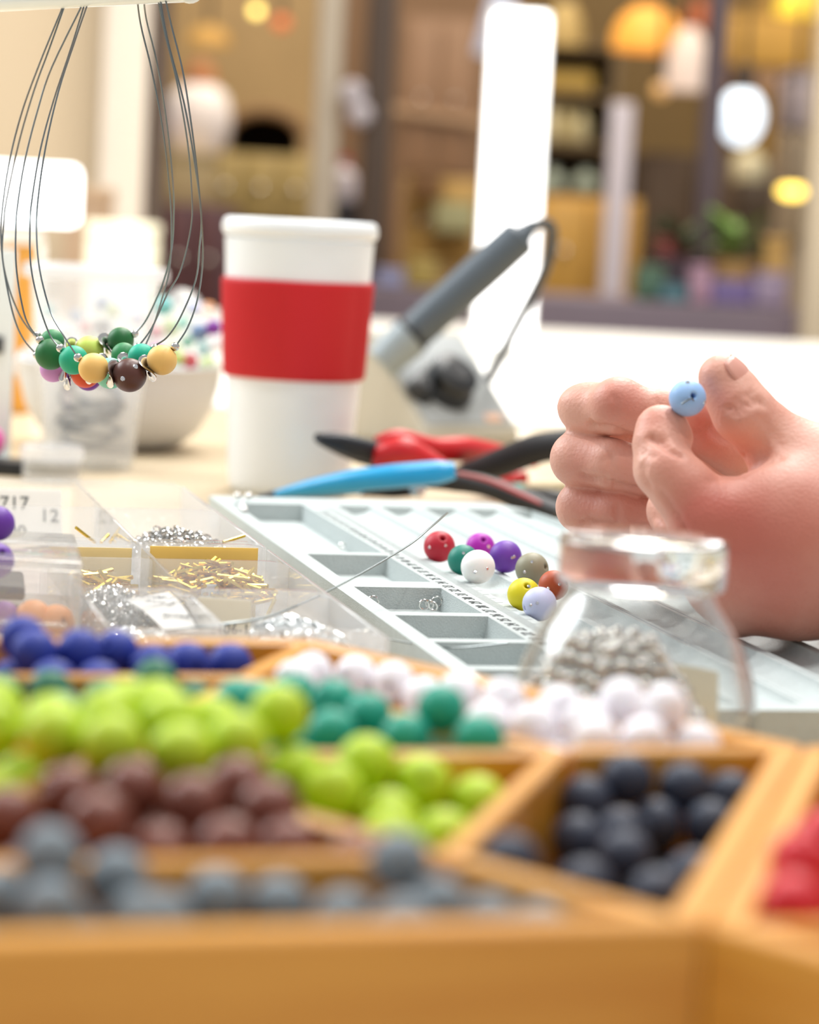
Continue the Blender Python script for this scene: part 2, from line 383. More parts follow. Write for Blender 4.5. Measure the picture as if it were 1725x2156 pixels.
def in_poly(P, poly):                                     # signed distances to the inside of a convex polygon (ccw)
    out = []
    for i in range(len(poly)):
        a, b = poly[i], poly[(i+1) % len(poly)]; d = (b-a)/np.linalg.norm(b-a); n = np.array([-d[1], d[0]])
        out.append((P[:, :2]-a) @ n)
    return np.array(out)                                  # edges x points
def normals(poly):
    out = []
    for i in range(len(poly)):
        a, b = poly[i], poly[(i+1) % len(poly)]; d = (b-a)/np.linalg.norm(b-a); out.append(np.array([-d[1], d[0]]))
    return out
def relax(P, r, poly, it=160, fl=FLOORZ, fixed=None):
    N = normals(poly)
    for k in range(it):
        D = P[:, None]-P[None]; L = np.linalg.norm(D, axis=2) + np.eye(len(P))*9
        ov = np.maximum(0, (r[:, None]+r[None]) + .0002 - L)
        if k % 2 == 0 or True: P += (D/L[..., None]*ov[..., None]*.42).sum(1)
        if fixed is not None and len(fixed):
            D = P[:, None]-fixed[None]; L = np.linalg.norm(D, axis=2); P += (D/L[..., None]*np.maximum(0, r[:, None]*2 + .0004 - L)[..., None]*.8).sum(1)
        sd = in_poly(P, poly)
        for e in range(len(poly)):
            need = np.where(P[:, 2] < HZ, r + .0003, np.sqrt(np.maximum(0, (r+.0003)**2 - (P[:, 2]-HZ)**2)))
            push = np.maximum(0, need - sd[e]); P[:, :2] += push[:, None]*N[e]
        P[:, 2] = np.maximum(P[:, 2], fl + r + .0002)
    return P
def fill_cell(c, poly, pix, prof, dia, m, label, group, extra=26, fl=FLOORZ, fixed=np.zeros((0, 3)), ymin=0):
    poly = [np.array(p) for p in poly]; P = []
    zs = np.linspace(.010, .075, 66)
    Dc = np.mean(poly, 0)[1]
    for px, top in pix:
        py = top + dia/2*F/Dc
        Q = np.array([at(px, py, z) for z in zs]); sd = in_poly(Q, poly).min(0) - dia/2
        e = np.array([abs(prof(q) - z) for q, z in zip(Q, zs)]) + 3*np.maximum(0, -sd); q = Q[e.argmin()]
        if len(P) + len(fixed) and np.linalg.norm(np.array(P + list(fixed)) - q, axis=1).min() < dia*.80: continue
        P.append(q)
    P = np.array(P).reshape(-1, 3)
    P = relax(P, np.full(len(P), dia/2), poly, 40, fl, fixed)
    lo, hi = np.min(poly, 0), np.max(poly, 0); rng = np.random.RandomState(len(pix)+3); add = 0
    for z_off in (.007, .012, .018):
        for k in range(500):
            if add >= extra: break
            q = np.array([rng.uniform(lo[0], hi[0]), rng.uniform(lo[1], hi[1]), 0])
            if in_poly(q[None], poly).min() < dia/2 + .0004: continue
            near = P[np.linalg.norm(P[:, :2] - q[:2], axis=1) < dia*1.6]
            ztop = min(prof(q), near[:, 2].mean() if len(near) else 9)
            q[2] = max(fl + dia/2 + .0003, ztop - z_off)
            x, y = proj(q)
            if not (-70 < x < 1795): continue
            if np.linalg.norm(np.vstack([P, fixed]) - q, axis=1).min() < dia*.97: continue
            P = np.vstack([P, q]); add += 1
    P = relax(P, np.full(len(P), dia/2), poly, 60, fl, fixed)
    for p in P:
        if proj(p)[1] - dia/2*F/p[1] < ymin: continue
        shared(m + '_bead', BEAD_LO, 'bead_' + m, p, rrot(), dia*.99, label=label, cat='bead', group=group)
    return P
sI = HS - WT/math.cos(PI/6); rI = HS - HT
def ring_cell(c, a):                                      # between radii at a and a+60
    out = [hv(c, a, rI), hv(c, a, sI), hv(c, a+60, sI), hv(c, a+60, rI)]
    cen = np.mean(out, 0)
    return inset(out, [DT/2, 0, DT/2, DT/2])
def tri_cell(c, a): return inset([hv(c, a, 0), hv(c, a, rI), hv(c, a+60, rI)], [DT/2, DT/2, DT/2])
def inset(poly, d):
    n = len(poly); L = []
    for i in range(n):
        a, b = np.array(poly[i]), np.array(poly[(i+1) % n]); u = (b-a)/np.linalg.norm(b-a); nn = np.array([-u[1], u[0]]); L.append((a + nn*d[i], u))
    out = []
    for i in range(n):
        (a, u), (b, v) = L[i-1], L[i]; t = np.linalg.solve(np.array([u, -v]).T, b-a); out.append(a + u*t[0])
    return out
def dist(q, c): return math.hypot(q[0]-c[0], q[1]-c[1])
def bump(q, c, R): return max(0, 1 - dist(q, c)/R)
heap = lambda q: max(.022, .052 - .30*dist(q, OA))
# every pair below: picture column of a bead and the row of its top
lime_l = [(31,1440),(125,1460),(224,1422),(31,1500),(130,1508),(224,1480),(78,1560),(170,1550),(16,1600),(75,1600)]
lime_r = [(271,1425),(334,1415),(417,1430),(381,1458),(485,1441),(590,1445),(287,1508),(548,1500),(470,1530),(396,1530),(626,1560),(428,1572),
          (782,1545),(793,1602),(824,1660),(730,1575),(888,1584),(960,1597),(929,1641),(997,1623),(1049,1610),(851,1640),(919,1695),(856,1680),(780,1660),(760,1615),(820,1705),(700,1600)]
L1, G1 = 'matte lime green bead heaped in the middle of the hexagonal tray', 'lime green beads in the tray'
crown = fill_cell(OA, [hv(OA, a, .052) for a in range(0, 360, 60)], [(224,1450),(290,1450),(130,1485),(360,1455),(224,1500),(300,1512),(150,1545),(70,1500),(420,1470),(490,1500),(390,1530),(240,1575)], lambda q: HZ + .0068 + .006*bump(q, OA, .05), .0136, 'lime', L1, G1, 6, fl=HZ, ymin=1400)
fill_cell(OA, tri_cell(OA, 180), lime_l, heap, .0136, 'lime', L1, G1, 14, fixed=crown, ymin=1400)
fill_cell(OA, tri_cell(OA, -60), lime_r, heap, .0134, 'lime', L1, G1, 22, fixed=crown, ymin=1400)
fill_cell(OA, tri_cell(OA, 120), [(60,1460),(0,1470)], lambda q: .030, .0128, 'lime', L1, G1, 4, fixed=crown, ymin=1400)
fill_cell(OA, tri_cell(OA, 0), [(620,1412),(709,1428),(767,1451),(699,1490),(678,1455),(500,1425),(548,1428),(855,1500),(929,1438),(1013,1505),(861,1505),(908,1515),(590,1430),(650,1445)],
          lambda q: .031 + .010*bump(q, at(850, 1530, .04), .06), .0120, 'teal', 'teal green matte bead heaped between lime and white beads', 'teal beads in the tray', 16)
fill_cell(OA, tri_cell(OA, 60), [(102,1407),(334,1386),(10,1415),(136,1450),(417,1424),(220,1425)], lambda q: .034, .0115, 'green', 'dark green bead peeking out behind the lime beads', 'dark green beads in the tray', 8)
fill_cell(OA, ring_cell(OA, 0), [(657,1368),(704,1370),(756,1376),(824,1386),(893,1420),(966,1412),(1060,1425),(1180,1441),(1305,1430),(1404,1446),(1034,1475),(1117,1478),(1461,1515),(1253,1510),(1357,1510),(741,1405),(808,1412),(855,1440),(621,1385),(1240,1470)],
          lambda q: .032 + .010*bump(q, at(1330, 1540, .04), .07), .0118, 'white', 'white matte bead piled in the back right compartment before the glass jar', 'white beads in the tray', 26)
fill_cell(OA, ring_cell(OA, 60), [(47,1294),(83,1330),(10,1332),(172,1325),(245,1327),(313,1352),(365,1362),(396,1350),(449,1362),(485,1350),(542,1353),(120,1385),(198,1388)],
          lambda q: .032 + .012*bump(q, at(80, 1370, .04), .06), .0124, 'blue', 'royal blue bead in the back compartment of the hexagonal tray', 'royal blue beads in the tray', 12)
fill_cell(OA, tri_cell(OA, -120), [(334,1555),(162,1605),(130,1635),(386,1623),(282,1600),(209,1665),(501,1587),(540,1610),(569,1640),(662,1631),(16,1655),(73,1680),(261,1650),(485,1720),(355,1730),(631,1725),(751,1742),(454,1660),(70,1620)],
          lambda q: .032 + .014*bump(q, at(330, 1690, .04), .09), .0128, 'brown', 'chocolate brown bead piled in front of the lime beads', 'brown beads in the tray', 20, fixed=crown, ymin=1400)
fill_cell(OA, ring_cell(OA, -120), [(94,1743),(250,1780),(104,1842),(10,1815),(350,1861),(449,1827),(584,1837),(725,1869),(798,1827),(850,1754),(924,1842),(1013,1868),(1133,1893),(443,1880),(292,1870),(73,1885),(198,1890),(862,1875),(640,1890),(520,1885)],
          lambda q: .026 + .014*bump(q, at(840, 1850, .04), .03) + .014*bump(q, at(95, 1850, .04), .04), .0114, 'grey', 'slate grey bead in the front compartment of the hexagonal tray', 'grey beads in the tray', 26)
fill_cell(OA, ring_cell(OA, -60), [(1070,1754),(1232,1623),(1315,1589),(1383,1608),(1451,1600),(1378,1665),(1529,1613),(1592,1597),(1493,1675),(1222,1707),(1315,1743),(1404,1751),(1232,1806),(1383,1827),(1467,1788),(1305,1696),(1529,1660)],
          lambda q: .0265, .0122, 'navy', 'dark navy bead in the right compartment of the hexagonal tray', 'navy beads in the tray', 22)
fill_cell(OB, ring_cell(OB, 120), [(1686,1750),(1660,1840),(1712,1815),(1735,1700)], lambda q: .034, .0124, 'red', 'glossy red bead at the right edge of the picture', 'red beads in the tray', 14)

# ================================================================== BEAD DESIGN BOARD
BA = math.radians(14); BU = np.array([math.cos(BA), math.sin(BA), 0]); BV = np.array([-math.sin(BA), math.cos(BA), 0]); BP = np.array([.045, .933, 0]); BZ = .015
def bd(u, v, z=BZ): return BP + BU*u + BV*v + np.array([0, 0, z])
def uv(p): r = np.array(p) - BP; return r @ BU, r @ BV
UL, UR, VF, VB = -.052, .122, -.155, .395
comps = [(.192, .367), (.107, .183), (.029, .090), (-.029, .0205), (-.082, -.037), (-.142, -.090)]
chans = [.016, .038, .060, .082, .104]
def bh(u, v):
    if -.0445 < u < -.0095:
        for a, b in comps:
            if a < v < b: return BZ - .0085
    if -.143 < v < .367:
        for c in chans:
            d = abs(u-c)
            if d < .0088: return BZ - .0045*math.sqrt(max(0, 1-(d/.0088)**2))
    return BZ
us = {UL, UR, -.0446, -.0434, -.0106, -.0094}
for c in chans: us |= {c + .0089*math.sin(a) for a in np.linspace(-PI/2, PI/2, 11)}
vs = {VF, VB, -.1436, -.142, .3655, .3672}
for a, b in comps: vs |= {a-.0004, a+.0006, b-.0006, b+.0004}
us, vs = sorted(us), sorted(vs)
bmb = MB(); V = []; Fc = []
def cut(u, v):                                            # chamfered far right corner
    lim = .122 - max(0, (v-.335))*.45
    return min(u, lim)
for v in vs:
    for u in us: V.append(bd(cut(u, v), v, bh(u, v)))
nu, nv = len(us), len(vs)
for j in range(nv-1):
    for i in range(nu-1): Fc.append([j*nu+i, j*nu+i+1, (j+1)*nu+i+1, (j+1)*nu+i])
rim = [i for i in range(nu)] + [j*nu+nu-1 for j in range(1, nv)] + [(nv-1)*nu+i for i in range(nu-2, -1, -1)] + [j*nu for j in range(nv-2, 0, -1)]
n0 = len(V); V += [np.array([V[i][0], V[i][1], .0003]) for i in rim]
for k in range(len(rim)): k2 = (k+1) % len(rim); Fc.append([rim[k], n0+k, n0+k2, rim[k2]])
Fc.append([n0+k for k in range(len(rim))])
board = bmb.add(V, Fc).build('bead_board', 'flock', org=bd(.03, .1, 0), rot=BA, smooth=25, label='pale grey flocked bead design board with grooves and printed ruler', cat='bead board')
tk = MB()
for k in range(0, 260):
    v = -.145 + k*.002; ln = .007 if k % 5 == 0 else .0045
    if v > .36: break
    tk.add([bd(-.001, v-.00016, BZ+.00008), bd(-.001+ln, v-.00016, BZ+.00008), bd(-.001+ln, v+.00016, BZ+.00008), bd(-.001, v+.00016, BZ+.00008)], [[0, 1, 2, 3]])
tk.build('ruler_ticks', 'ink', board, kind='stuff')
Rb = np.array([BV, -BU, [0, 0, 1]]).T
for k in range(0, 48): text(str(10 + k), 'ink', bd(-.0052, -.14 + k*.0102, BZ+.0001), Rb, .0062, board, 'numeral')
for c in (.049, .071):                                    # printed lines on the ridges
    MB().box(bd(c, .11, BZ+.00005), (.0003, .5, .0001), rotz(BA)).build('printed_line', 'ink_pale', board)

# beads lying in the first grooves
BB = [('crimson', 925, 1159, .0136, 'deep red bead with a drilled hole on the bead board'), ('seagreen', 975, 1188, .0128, 'dark teal bead beside the white bead on the board'),
      ('chalk', 1006, 1205, .0138, 'white bead with tiny crystals at the front of the row'), ('magenta', 1012, 1148, .0130, 'magenta purple bead furthest back on the bead board'),
      ('violet', 1064, 1187, .0136, 'violet bead with crystal studs behind the white bead'), ('sage', 1120, 1207, .0136, 'grey olive bead between violet and rust beads'),
      ('rust', 1166, 1232, .0120, 'rust orange bead half hidden by the glass jar'), ('yellow', 1103, 1258, .0126, 'bright yellow bead beside the pale lilac bead'), ('lilac', 1136, 1274, .0128, 'pale lilac bead touching the glass jar outline')]
pos = []
for c, px, py, d, lab in BB:
    p = at(px, py, BZ + d/2 - .0028); pos.append(p)
pos = np.array(pos); rr = np.array([b[3]/2 for b in BB])
for k in range(80):
    D = pos[:, None]-pos[None]; D[..., 2] = 0; L = np.linalg.norm(D, axis=2)+np.eye(len(pos))*9; pos += (D/L[..., None]*np.maximum(0, rr[:, None]+rr[None]+.0002-L)[..., None]*.4).sum(1)
for (c, px, py, d, lab), p in zip(BB, pos):
    u, v = uv(p); g = min(bh(u+du, v) + math.sqrt(max(0, (d/2)**2-du**2))*0 for du in (0,)); 
    zc = max(bh(u+du, v) + math.sqrt(max(0, (d/2)**2 - du*du)) for du in np.linspace(-d*.45, d*.45, 19))
    p[2] = zc + .0002
    b = shared(c + '_bead', BEAD_HI, 'bead_' + c, p, tuple(Matrix(align((random.uniform(-.1, .3), -.72, .62)).tolist()).to_euler()) if c in ('crimson', 'magenta', 'yellow') else (random.uniform(-.3, .3), 1.3, random.uniform(-.6, .6)), d, label=lab, cat='bead')
    tocam = np.array([0, 0, CZ]) - p; tocam /= np.linalg.norm(tocam)
    for k in range(2):
        n = tocam + np.random.uniform(-.85, .85, 3)*np.array([1, .2, 1]); n /= np.linalg.norm(n)
        shared('rhinestone', GEM, 'crystal', p + n*d*.495, tuple(Matrix(align(n).tolist()).to_euler()), .0014, parent=b)

# jump rings and chains lying in the compartments
def ring(mb, c, R, r, n): mb.tube([np.array(c) + align(n) @ np.array([R*math.cos(a), R*math.sin(a), 0]) for a in np.linspace(0, 2*PI, 14, endpoint=False)], r, 6, closed=True)
for k, (px, py, R) in enumerate([(785, 1276, .0035), (893, 1281, .003), (905, 1279, .0026), (920, 1276, .0034), (912, 1284, .0028), (720, 1154, .0022)]):
    p = at(px, py, BZ-.0065); b = MB(); ring(b, p + [0, 0, R*.5], R*.62, .0004, (random.uniform(-.4, .4), 1, random.uniform(-.1, .8)))
    b.build('jump_ring', 'silver', label=['silver jump ring standing alone in the third compartment', 'small silver jump ring in the chain of rings', 'small silver jump ring in the chain of rings', 'larger open silver ring at the end of the cluster', 'small silver jump ring in the chain of rings', 'tiny silver ring in the far board compartment'][k], cat='ring', group='silver rings in the board')
t = thing('ball_chain', at(985, 1392, BZ-.0085), 'thin silver ball chain along the nearest board compartment', 'chain')
for k in range(44):
    p = at(905 + k*3.7, 1384 + 6*math.sin(k*.45) - (12 if k > 41 else 0), BZ-.0078 + (.002 if k > 41 else 0)); shared('chain_ball', BALL, 'silver', p, scale=.0017, parent=t)
t = thing('ball_chain', at(512, 1090, BZ), 'short silver ball chain at the far left corner of the board', 'chain')
for k in range(9):
    p = atD(500 + (k % 2)*24 if k < 4 else 512 + 3*math.sin(k), 1044 + (k//2)*2 if k < 4 else 1040 + k*7, 1.27 - k*.004); p[2] = max(p[2], BZ+.001); shared('chain_ball', BALL, 'silver', p, scale=.0034, parent=t)

# ================================================================== CLEAR PLASTIC ORGANISERS
mat('clear_ring', 'E8ECEC', .06, .35, var=0)
OR5 = np.array([-.004, .810, 0]); OZ = .030
def og(u, v, z=0): return OR5 + BU*u + BV*v + np.array([0, 0, z])
def organiser(name, label, v0, v1, cross, W=.104, MID=.052):
    t = thing(name, og(-.05, (v0+v1)/2, 0), label, 'organiser'); th = .0014
    R = rotz(BA); vm, ln = (v0+v1)/2, v1-v0
    MB().box(og(-W/2, vm, .001), (W, ln, .0015), R).build('base_panel', 'acrylic_base', t, rot=BA)
    for u, h in ((-th/2, .0262), (-MID, .0285), (-W+th/2, .0285)):
        MB().box(og(u, vm, .0018 + h/2), (th, ln-.0002, h), R, .0004, 1).build('long_wall', 'acrylic_milky' if u > -.01 else 'acrylic', t, rot=BA)
    for v in cross:
        for a, b in ((-W+th, -MID-th/2), (-MID+th/2, -th)):
            rc = .010 if b > -.01 else .003
            pts = [(a, .0018), (b, .0018), (b, .0275 if b > -.01 else .028)] + [(b - rc*(1-math.cos(x)), OZ - rc*.25 + rc*.25*math.sin(x)) for x in np.linspace(.2, PI/2, 6)] + [(a, OZ)]
            q = MB(); n = len(pts); Vv = [og(u, v-th/2, z) for u, z in pts] + [og(u, v+th/2, z) for u, z in pts]
            Ff = [list(range(n)), [n+i for i in range(n)][::-1]] + [[i, (i+1) % n, n+(i+1) % n, n+i] for i in range(n)]
            q.add(Vv, Ff).build('cross_wall', 'acrylic', t, rot=BA)
    return t
orgA = organiser('plastic_organiser', 'clear plastic organiser with silver findings behind the wooden tray', 0, .205, (.0012, .086, .158, .2038), W=.089)
orgB = organiser('plastic_organiser', 'clear divided plastic box further back beside the bead board', .212, .423, (.2132, .314, .4218))
def heap_stuff(name, label, cat, u0, u1, v0, v1, h, n, m, size, kind='ring', cu=None):
    b = MB(); rng = np.random.RandomState(n)
    for k in range(n):
        x, y = rng.uniform(-.95, .95), rng.uniform(-.95, .95)
        top = h*(1 - .75*(x*x*.6 + y*y*.4)); z = .0022 + size + top*rng.uniform(.55, 1)
        p = og((u0+u1)/2 + x*(u1-u0)/2*.92, (v0+v1)/2 + y*(v1-v0)/2*.9, z); nrm = rng.normal(size=3)
        if kind == 'ring': b.tube([p + align(nrm) @ np.array([size*math.cos(a), size*math.sin(a), 0]) for a in np.linspace(0, 2*PI, 8, endpoint=False)], size*.28, 4, closed=True)
        elif kind == 'ball': b.sphere(p, size, 8, 5)
        else:
            d = nrm*np.array([1, 1, .25]); d /= np.linalg.norm(d); b.tube([p - d*size*2.2, p + d*size*2.2], size*.32, 6)
    return b.build(name, m, label=label, cat=cat, kind='stuff')
heap_stuff('silver_findings', 'heap of tiny silver rings in the front organiser', 'findings', -.086, -.055, .088, .155, .021, 750, 'silver', .0011, 'ring')
heap_stuff('silver_clasps', 'shiny silver jump rings heaped in the rear box by the board', 'findings', -.049, -.003, .216, .312, .023, 460, 'silver', .0019, 'ring')
heap_stuff('clear_rings', 'heap of clear shiny rings in the nearest left compartment', 'findings', -.086, -.055, .003, .083, .015, 300, 'clear_ring', .0024, 'ring')
heap_stuff('clear_rings', 'clear plastic rings in the nearest right compartment', 'findings', -.035, -.003, .003, .083, .018, 170, 'clear_ring', .0036, 'ring')
heap_stuff('gold_findings', 'gold coloured pins and tubes in the middle right compartment', 'findings', -.049, -.004, .160, .202, .021, 200, 'gold', .0026, 'bar')
heap_stuff('gold_findings', 'gold wire bits in the middle left compartment', 'findings', -.086, -.056, .160, .202, .018, 70, 'gold', .0026, 'bar')
heap_stuff('silver_findings', 'loose silver bits behind the gold compartment label', 'findings', -.049, -.004, .088, .155, .004, 120, 'silver', .0014, 'ring')
MB().box(og(-.0265, .2005, .0155), (.042, .0008, .027), rotz(BA)).build('gold_card', 'gold_plate', label='gold card lining the middle right compartment', cat='card')
MB().box(og(-.0705, .2005, .0150), (.032, .0008, .026), rotz(BA)).build('gold_card', 'gold_pale', label='pale gold card lining the middle left compartment', cat='card')
for k, (pa, pb, D) in enumerate([((160, 1111), (200, 1142), 1.04), ((213, 1142), (228, 1126), 1.05), ((232, 1142), (252, 1112), 1.06), ((470, 1142), (515, 1128), 1.03)]):
    MB().tube([atD(*pa, D), atD(*pb, D + .01)], .0007, 8).build('gold_pin', 'gold', label=['long gold pin leaning over the compartment edge', 'short gold pin next to the long leaning pin', 'gold pin rising straight beside the short pin', 'gold pin lying on top of the silver rings'][k], cat='pin', group='gold pins in the organiser')
def paper_label(name, label, corners, lines, m='paper', curl=.0):
    C = [np.array(c) for c in corners]                     # bl, br, tr, tl
    n = 8; b = MB(); V = []
    nr = np.cross(C[1]-C[0], C[3]-C[0]); nr /= np.linalg.norm(nr)
    for j in range(n+1):
        for i in range(n+1):
            s, t = i/n, j/n; p = (1-s)*(1-t)*C[0] + s*(1-t)*C[1] + s*t*C[2] + (1-s)*t*C[3]; V.append(p + nr*curl*math.sin(t*PI)*(.6+.4*s))
    Fq = [[j*(n+1)+i, j*(n+1)+i+1, (j+1)*(n+1)+i+1, (j+1)*(n+1)+i] for j in range(n) for i in range(n)]
    m0 = len(V); V2 = [p - nr*.00025 for p in V]; Fq += [[m0+i for i in f[::-1]] for f in Fq]
    o = b.add(V + V2, Fq).build(name, m, label=label, cat='label')
    ux = (C[1]-C[0])/np.linalg.norm(C[1]-C[0]); uy = np.cross(nr, ux); R = np.array([ux, uy, nr]).T
    for s, fx, fy, sz in lines:
        p = (1-fx)*(1-fy)*C[0] + fx*(1-fy)*C[1] + fx*fy*C[2] + (1-fx)*fy*C[3]; text(s, 'ink', p + nr*(.0006 + curl*math.sin(fy*PI)), R, sz, o)
    return o
# vertical price slip in the rear left compartment
v = .40
paper_label('paper_slip', 'white paper slip printed 2717 in the rear left compartment', [og(-.101, v-.012, .004), og(-.060, v-.012, .004), og(-.060, v, .0275), og(-.101, v, .0275)], [('2717', .42, .72, .009), ('12', .86, .5, .009), ('00', .5, .2, .009)])
paper_label('paper_slip', 'curled white slip printed 2106-1 lying on the clear rings', [atD(345, 1325, .850), atD(420, 1330, .842), atD(355, 1246, .905), atD(262, 1262, .900)], [('Pcs 2106-1', .45, .86, .0052), ('Brand', .42, .62, .0036), ('2', .72, .52, .0055), ('RETAIL', .62, .25, .004)], curl=.002)
paper_label('paper_slip', 'beige card printed 2106-1 behind the clear rings', [og(-.0475, .0825, .0035), og(-.029, .0825, .0035), og(-.029, .0838, .0265), og(-.0475, .0838, .0275)], [('2106-1', .6, .55, .005)], 'paper_tan')
paper_label('paper_slip', 'pinkish white card lying in the rear left compartment', [og(-.100, .22, .006), og(-.062, .225, .006), og(-.058, .29, .012), og(-.096, .30, .012)], [], 'paper_pink')
paper_label('paper_slip', 'tiny printed tag in the gold compartment', [og(-.034, .1585+.002, .006), og(-.025, .1605, .006), og(-.027, .164, .020), og(-.033, .164, .020)], [('2106', .5, .5, .003)])

# thick acrylic case at the left edge
t = thing('acrylic_case', (-.19, .875, 0), 'thick clear acrylic case with dark inlays at the left edge', 'case')
X0, X1, Y0, Y1, ZT = -.285, -.1055, .845, .917, .042
sh = .010                                                  # the case stands slightly turned
def cs(x, y, z): return np.array([x - (y-Y0)*.17, y, z])
def cbox(name, x0, x1, y0, y1, z0, z1, m, bev=.0012):
    b = MB().box(((x0+x1)/2, (y0+y1)/2, (z0+z1)/2), (x1-x0, y1-y0, z1-z0), bevel=bev)
    b.v = [tuple(cs(*p)) for p in b.v]; return b.build(name, m, t)
cbox('front_panel', X0, X1, Y0, Y0+.003, .0015, ZT-.003, 'acrylic'); cbox('back_panel', X0, X1, Y1-.003, Y1, .0015, ZT-.003, 'acrylic')
cbox('side_panel', X1-.003, X1, Y0+.003, Y1-.003, .0015, ZT-.003, 'acrylic'); cbox('side_panel', X0, X0+.003, Y0+.003, Y1-.003, .0015, ZT-.003, 'acrylic')
cbox('lid', X0, X1, Y0, Y1, ZT-.0028, ZT, 'acrylic'); cbox('base_panel', X0, X1, Y0, Y1, 0, .0015, 'acrylic_milky')
cbox('dark_inlay', X0+.004, X1-.018, Y0+.030, Y1-.006, .0235, .0285, 'black_rubber'); cbox('dark_inlay', X0+.004, X1-.016, Y0+.030, Y1-.006, .0125, .0185, 'black_rubber')
cbox('clear_shelf', X0+.004, X1-.004, Y0+.004, Y1-.004, .0192, .0206, 'acrylic')
for px, py, c, lab, d in [(-8, 1180, 'violet', 'purple bead inside the acrylic case near its top', .012), (8, 1300, 'grape', 'purple bead low inside the acrylic case', .011), (70, 1302, 'peach', 'orange bead on the left inside the acrylic case', .0125), (118, 1312, 'peach', 'orange bead on the right inside the acrylic case', .0125)]:
    p = atD(px, py, .862); p[2] = max(p[2], .0017+d/2); shared(c + '_bead', BEAD_HI, 'bead_' + c, p, rrot(), d, label=lab, cat='bead')
p = atD(-6, 1117, .885); p[2] = ZT + .0062; shared('violet_bead', BEAD_HI, 'bead_violet', p, rrot(), .012, label='purple bead on top of the acrylic case', cat='bead')

# stiff loose wire reaching over the organiser and board
w = spline([atD(300, 1332, .835), atD(470, 1314, .85), atD(570, 1296, .872), atD(700, 1240, .92), atD(850, 1155, .98), atD(905, 1112, 1.005), atD(942, 1080, 1.03)], 50)
MB().tube(w, .00042, 6).build('beading_wire', 'steel_wire', label='long stiff grey wire sticking up across the bead board', cat='wire')
w = spline([at(790, 1340, BZ+.001), at(880, 1357, BZ-.001), at(960, 1364, BZ+.0), at(1070, 1354, BZ+.001)], 30)
MB().tube(w, .0003, 6).build('beading_wire', 'steel_wire', label='thin curved wire lying over the nearest board compartment', cat='wire')

# ================================================================== GLASS JAR
VC = atD(1330, 1560, .725); VC[2] = 0
jar = thing('glass_jar', VC, 'flared clear glass jar with thick disc stopper before the hands', 'jar')
outer = [(.001, 0), (.0315, 0), (.0345, .002), (.0352, .010), (.0350, .022), (.0342, .030), (.0325, .037), (.0290, .0455), (.0250, .052), (.0218, .0565), (.0205, .0600)]
inner = [(r-.0017, max(z, .003)) for r, z in outer[::-1] if r > .005] + [(.001, .003)]
MB().lathe(outer + inner, VC, 64).build('body', 'jar_glass', jar, org=VC)
MB().lathe([(.001, .0603), (.0222, .0603), (.0234, .0610), (.0237, .0622), (.0237, .0722), (.0233, .0735), (.0224, .0742), (.001, .0742)], VC, 48).build('stopper', 'solid_glass', jar, org=VC)
st = MB(); V = []
for a in np.linspace(.62, 1.12, 9):
    for z in (.012, .034):
        rr_ = .0328 if z < .02 else .0312; V.append(VC + np.array([rr_*math.cos(a), rr_*math.sin(a), z]))
st.add(V, [[2*i, 2*i+2, 2*i+3, 2*i+1] for i in range(8)]).build('sticker', sheet('sticker', 'F0E8CC'), jar)
rng = np.random.RandomState(3); SB = []; ds = .0046
for layer in range(12):                                    # close packed layers inside the jar
    z = .0056 + layer*ds*.83
    for i in range(-9, 10):
        for j in range(-9, 10):
            x, y = (i + .5*(j % 2) + .25*(layer % 2))*ds*1.03, (j*.87 + .29*(layer % 2))*ds*1.03
            top = .046 - 1.3*max(0, x - .004) - 1.5*(x+.012)**2 - 3*y*y + rng.uniform(-.003, .001)
            if z > top or math.hypot(x, y) > .0308 - max(0, z-.028)*.66: continue
            if z < top - .011 and math.hypot(x, y) < .024: continue
            SB.append(np.array([x, y, z]) + rng.uniform(-.0006, .0006, 3))
SB = SB[-300:]
for q in SB: shared('silver_bead', BALL, 'silver_shot', VC + q, scale=.0041, label='small silver ball bead heaped inside the glass jar', cat='bead', group='silver beads in the glass jar')

# ================================================================== NECKLACES ON THEIR STAND
BAR0, BAR1 = atD(-240, 14, 1.15), atD(400, -22, .985)
def bar_at(px):
    t = (px+240)/640; return BAR0*(1-t) + BAR1*t
st = thing('necklace_stand', (BAR0[0], BAR0[1], 0), 'glossy white necklace stand with a bar along the top edge', 'stand')
mat('stand_white', 'EDF6F6', .18, var=.01)
MB().tube([BAR0, BAR1], .0046, 20).build('bar', 'stand_white', st)
MB().tube([(BAR0[0], BAR0[1], .004), (BAR0[0], BAR0[1], BAR0[2]+.004)], .005, 16).build('pole', 'stand_white', st)
MB().lathe([(.001, 0), (.030, 0), (.030, .004), (.027, .006), (.006, .007), (.001, .007)], (BAR0[0], BAR0[1], 0), 32).build('foot', 'stand_white', st)
MB().sphere(BAR1, .0052, 16, 10).build('end_cap', 'stand_white', st)
def disc_spacer(c, d, par):
    b = MB(); R = align(d)
    V = []; n = 20; prof = [(.0012, -.0006), (.0050, -.0004), (.0056, .0), (.0050, .0004), (.0012, .0006)]
    for k in range(n):
        a = 2*PI*k/n
        for r, z in prof: V.append(R @ np.array([r*math.cos(a), r*math.sin(a), z + .0016*math.sin(2*a)*(r/.005)]) + c)
    m = len(prof); Fq = [[k*m+i, ((k+1) % n)*m+i, ((k+1) % n)*m+(i+1) % m, k*m+(i+1) % m] for k in range(n) for i in range(m)]
    b.add(V, Fq).build('spacer', 'silver', par)
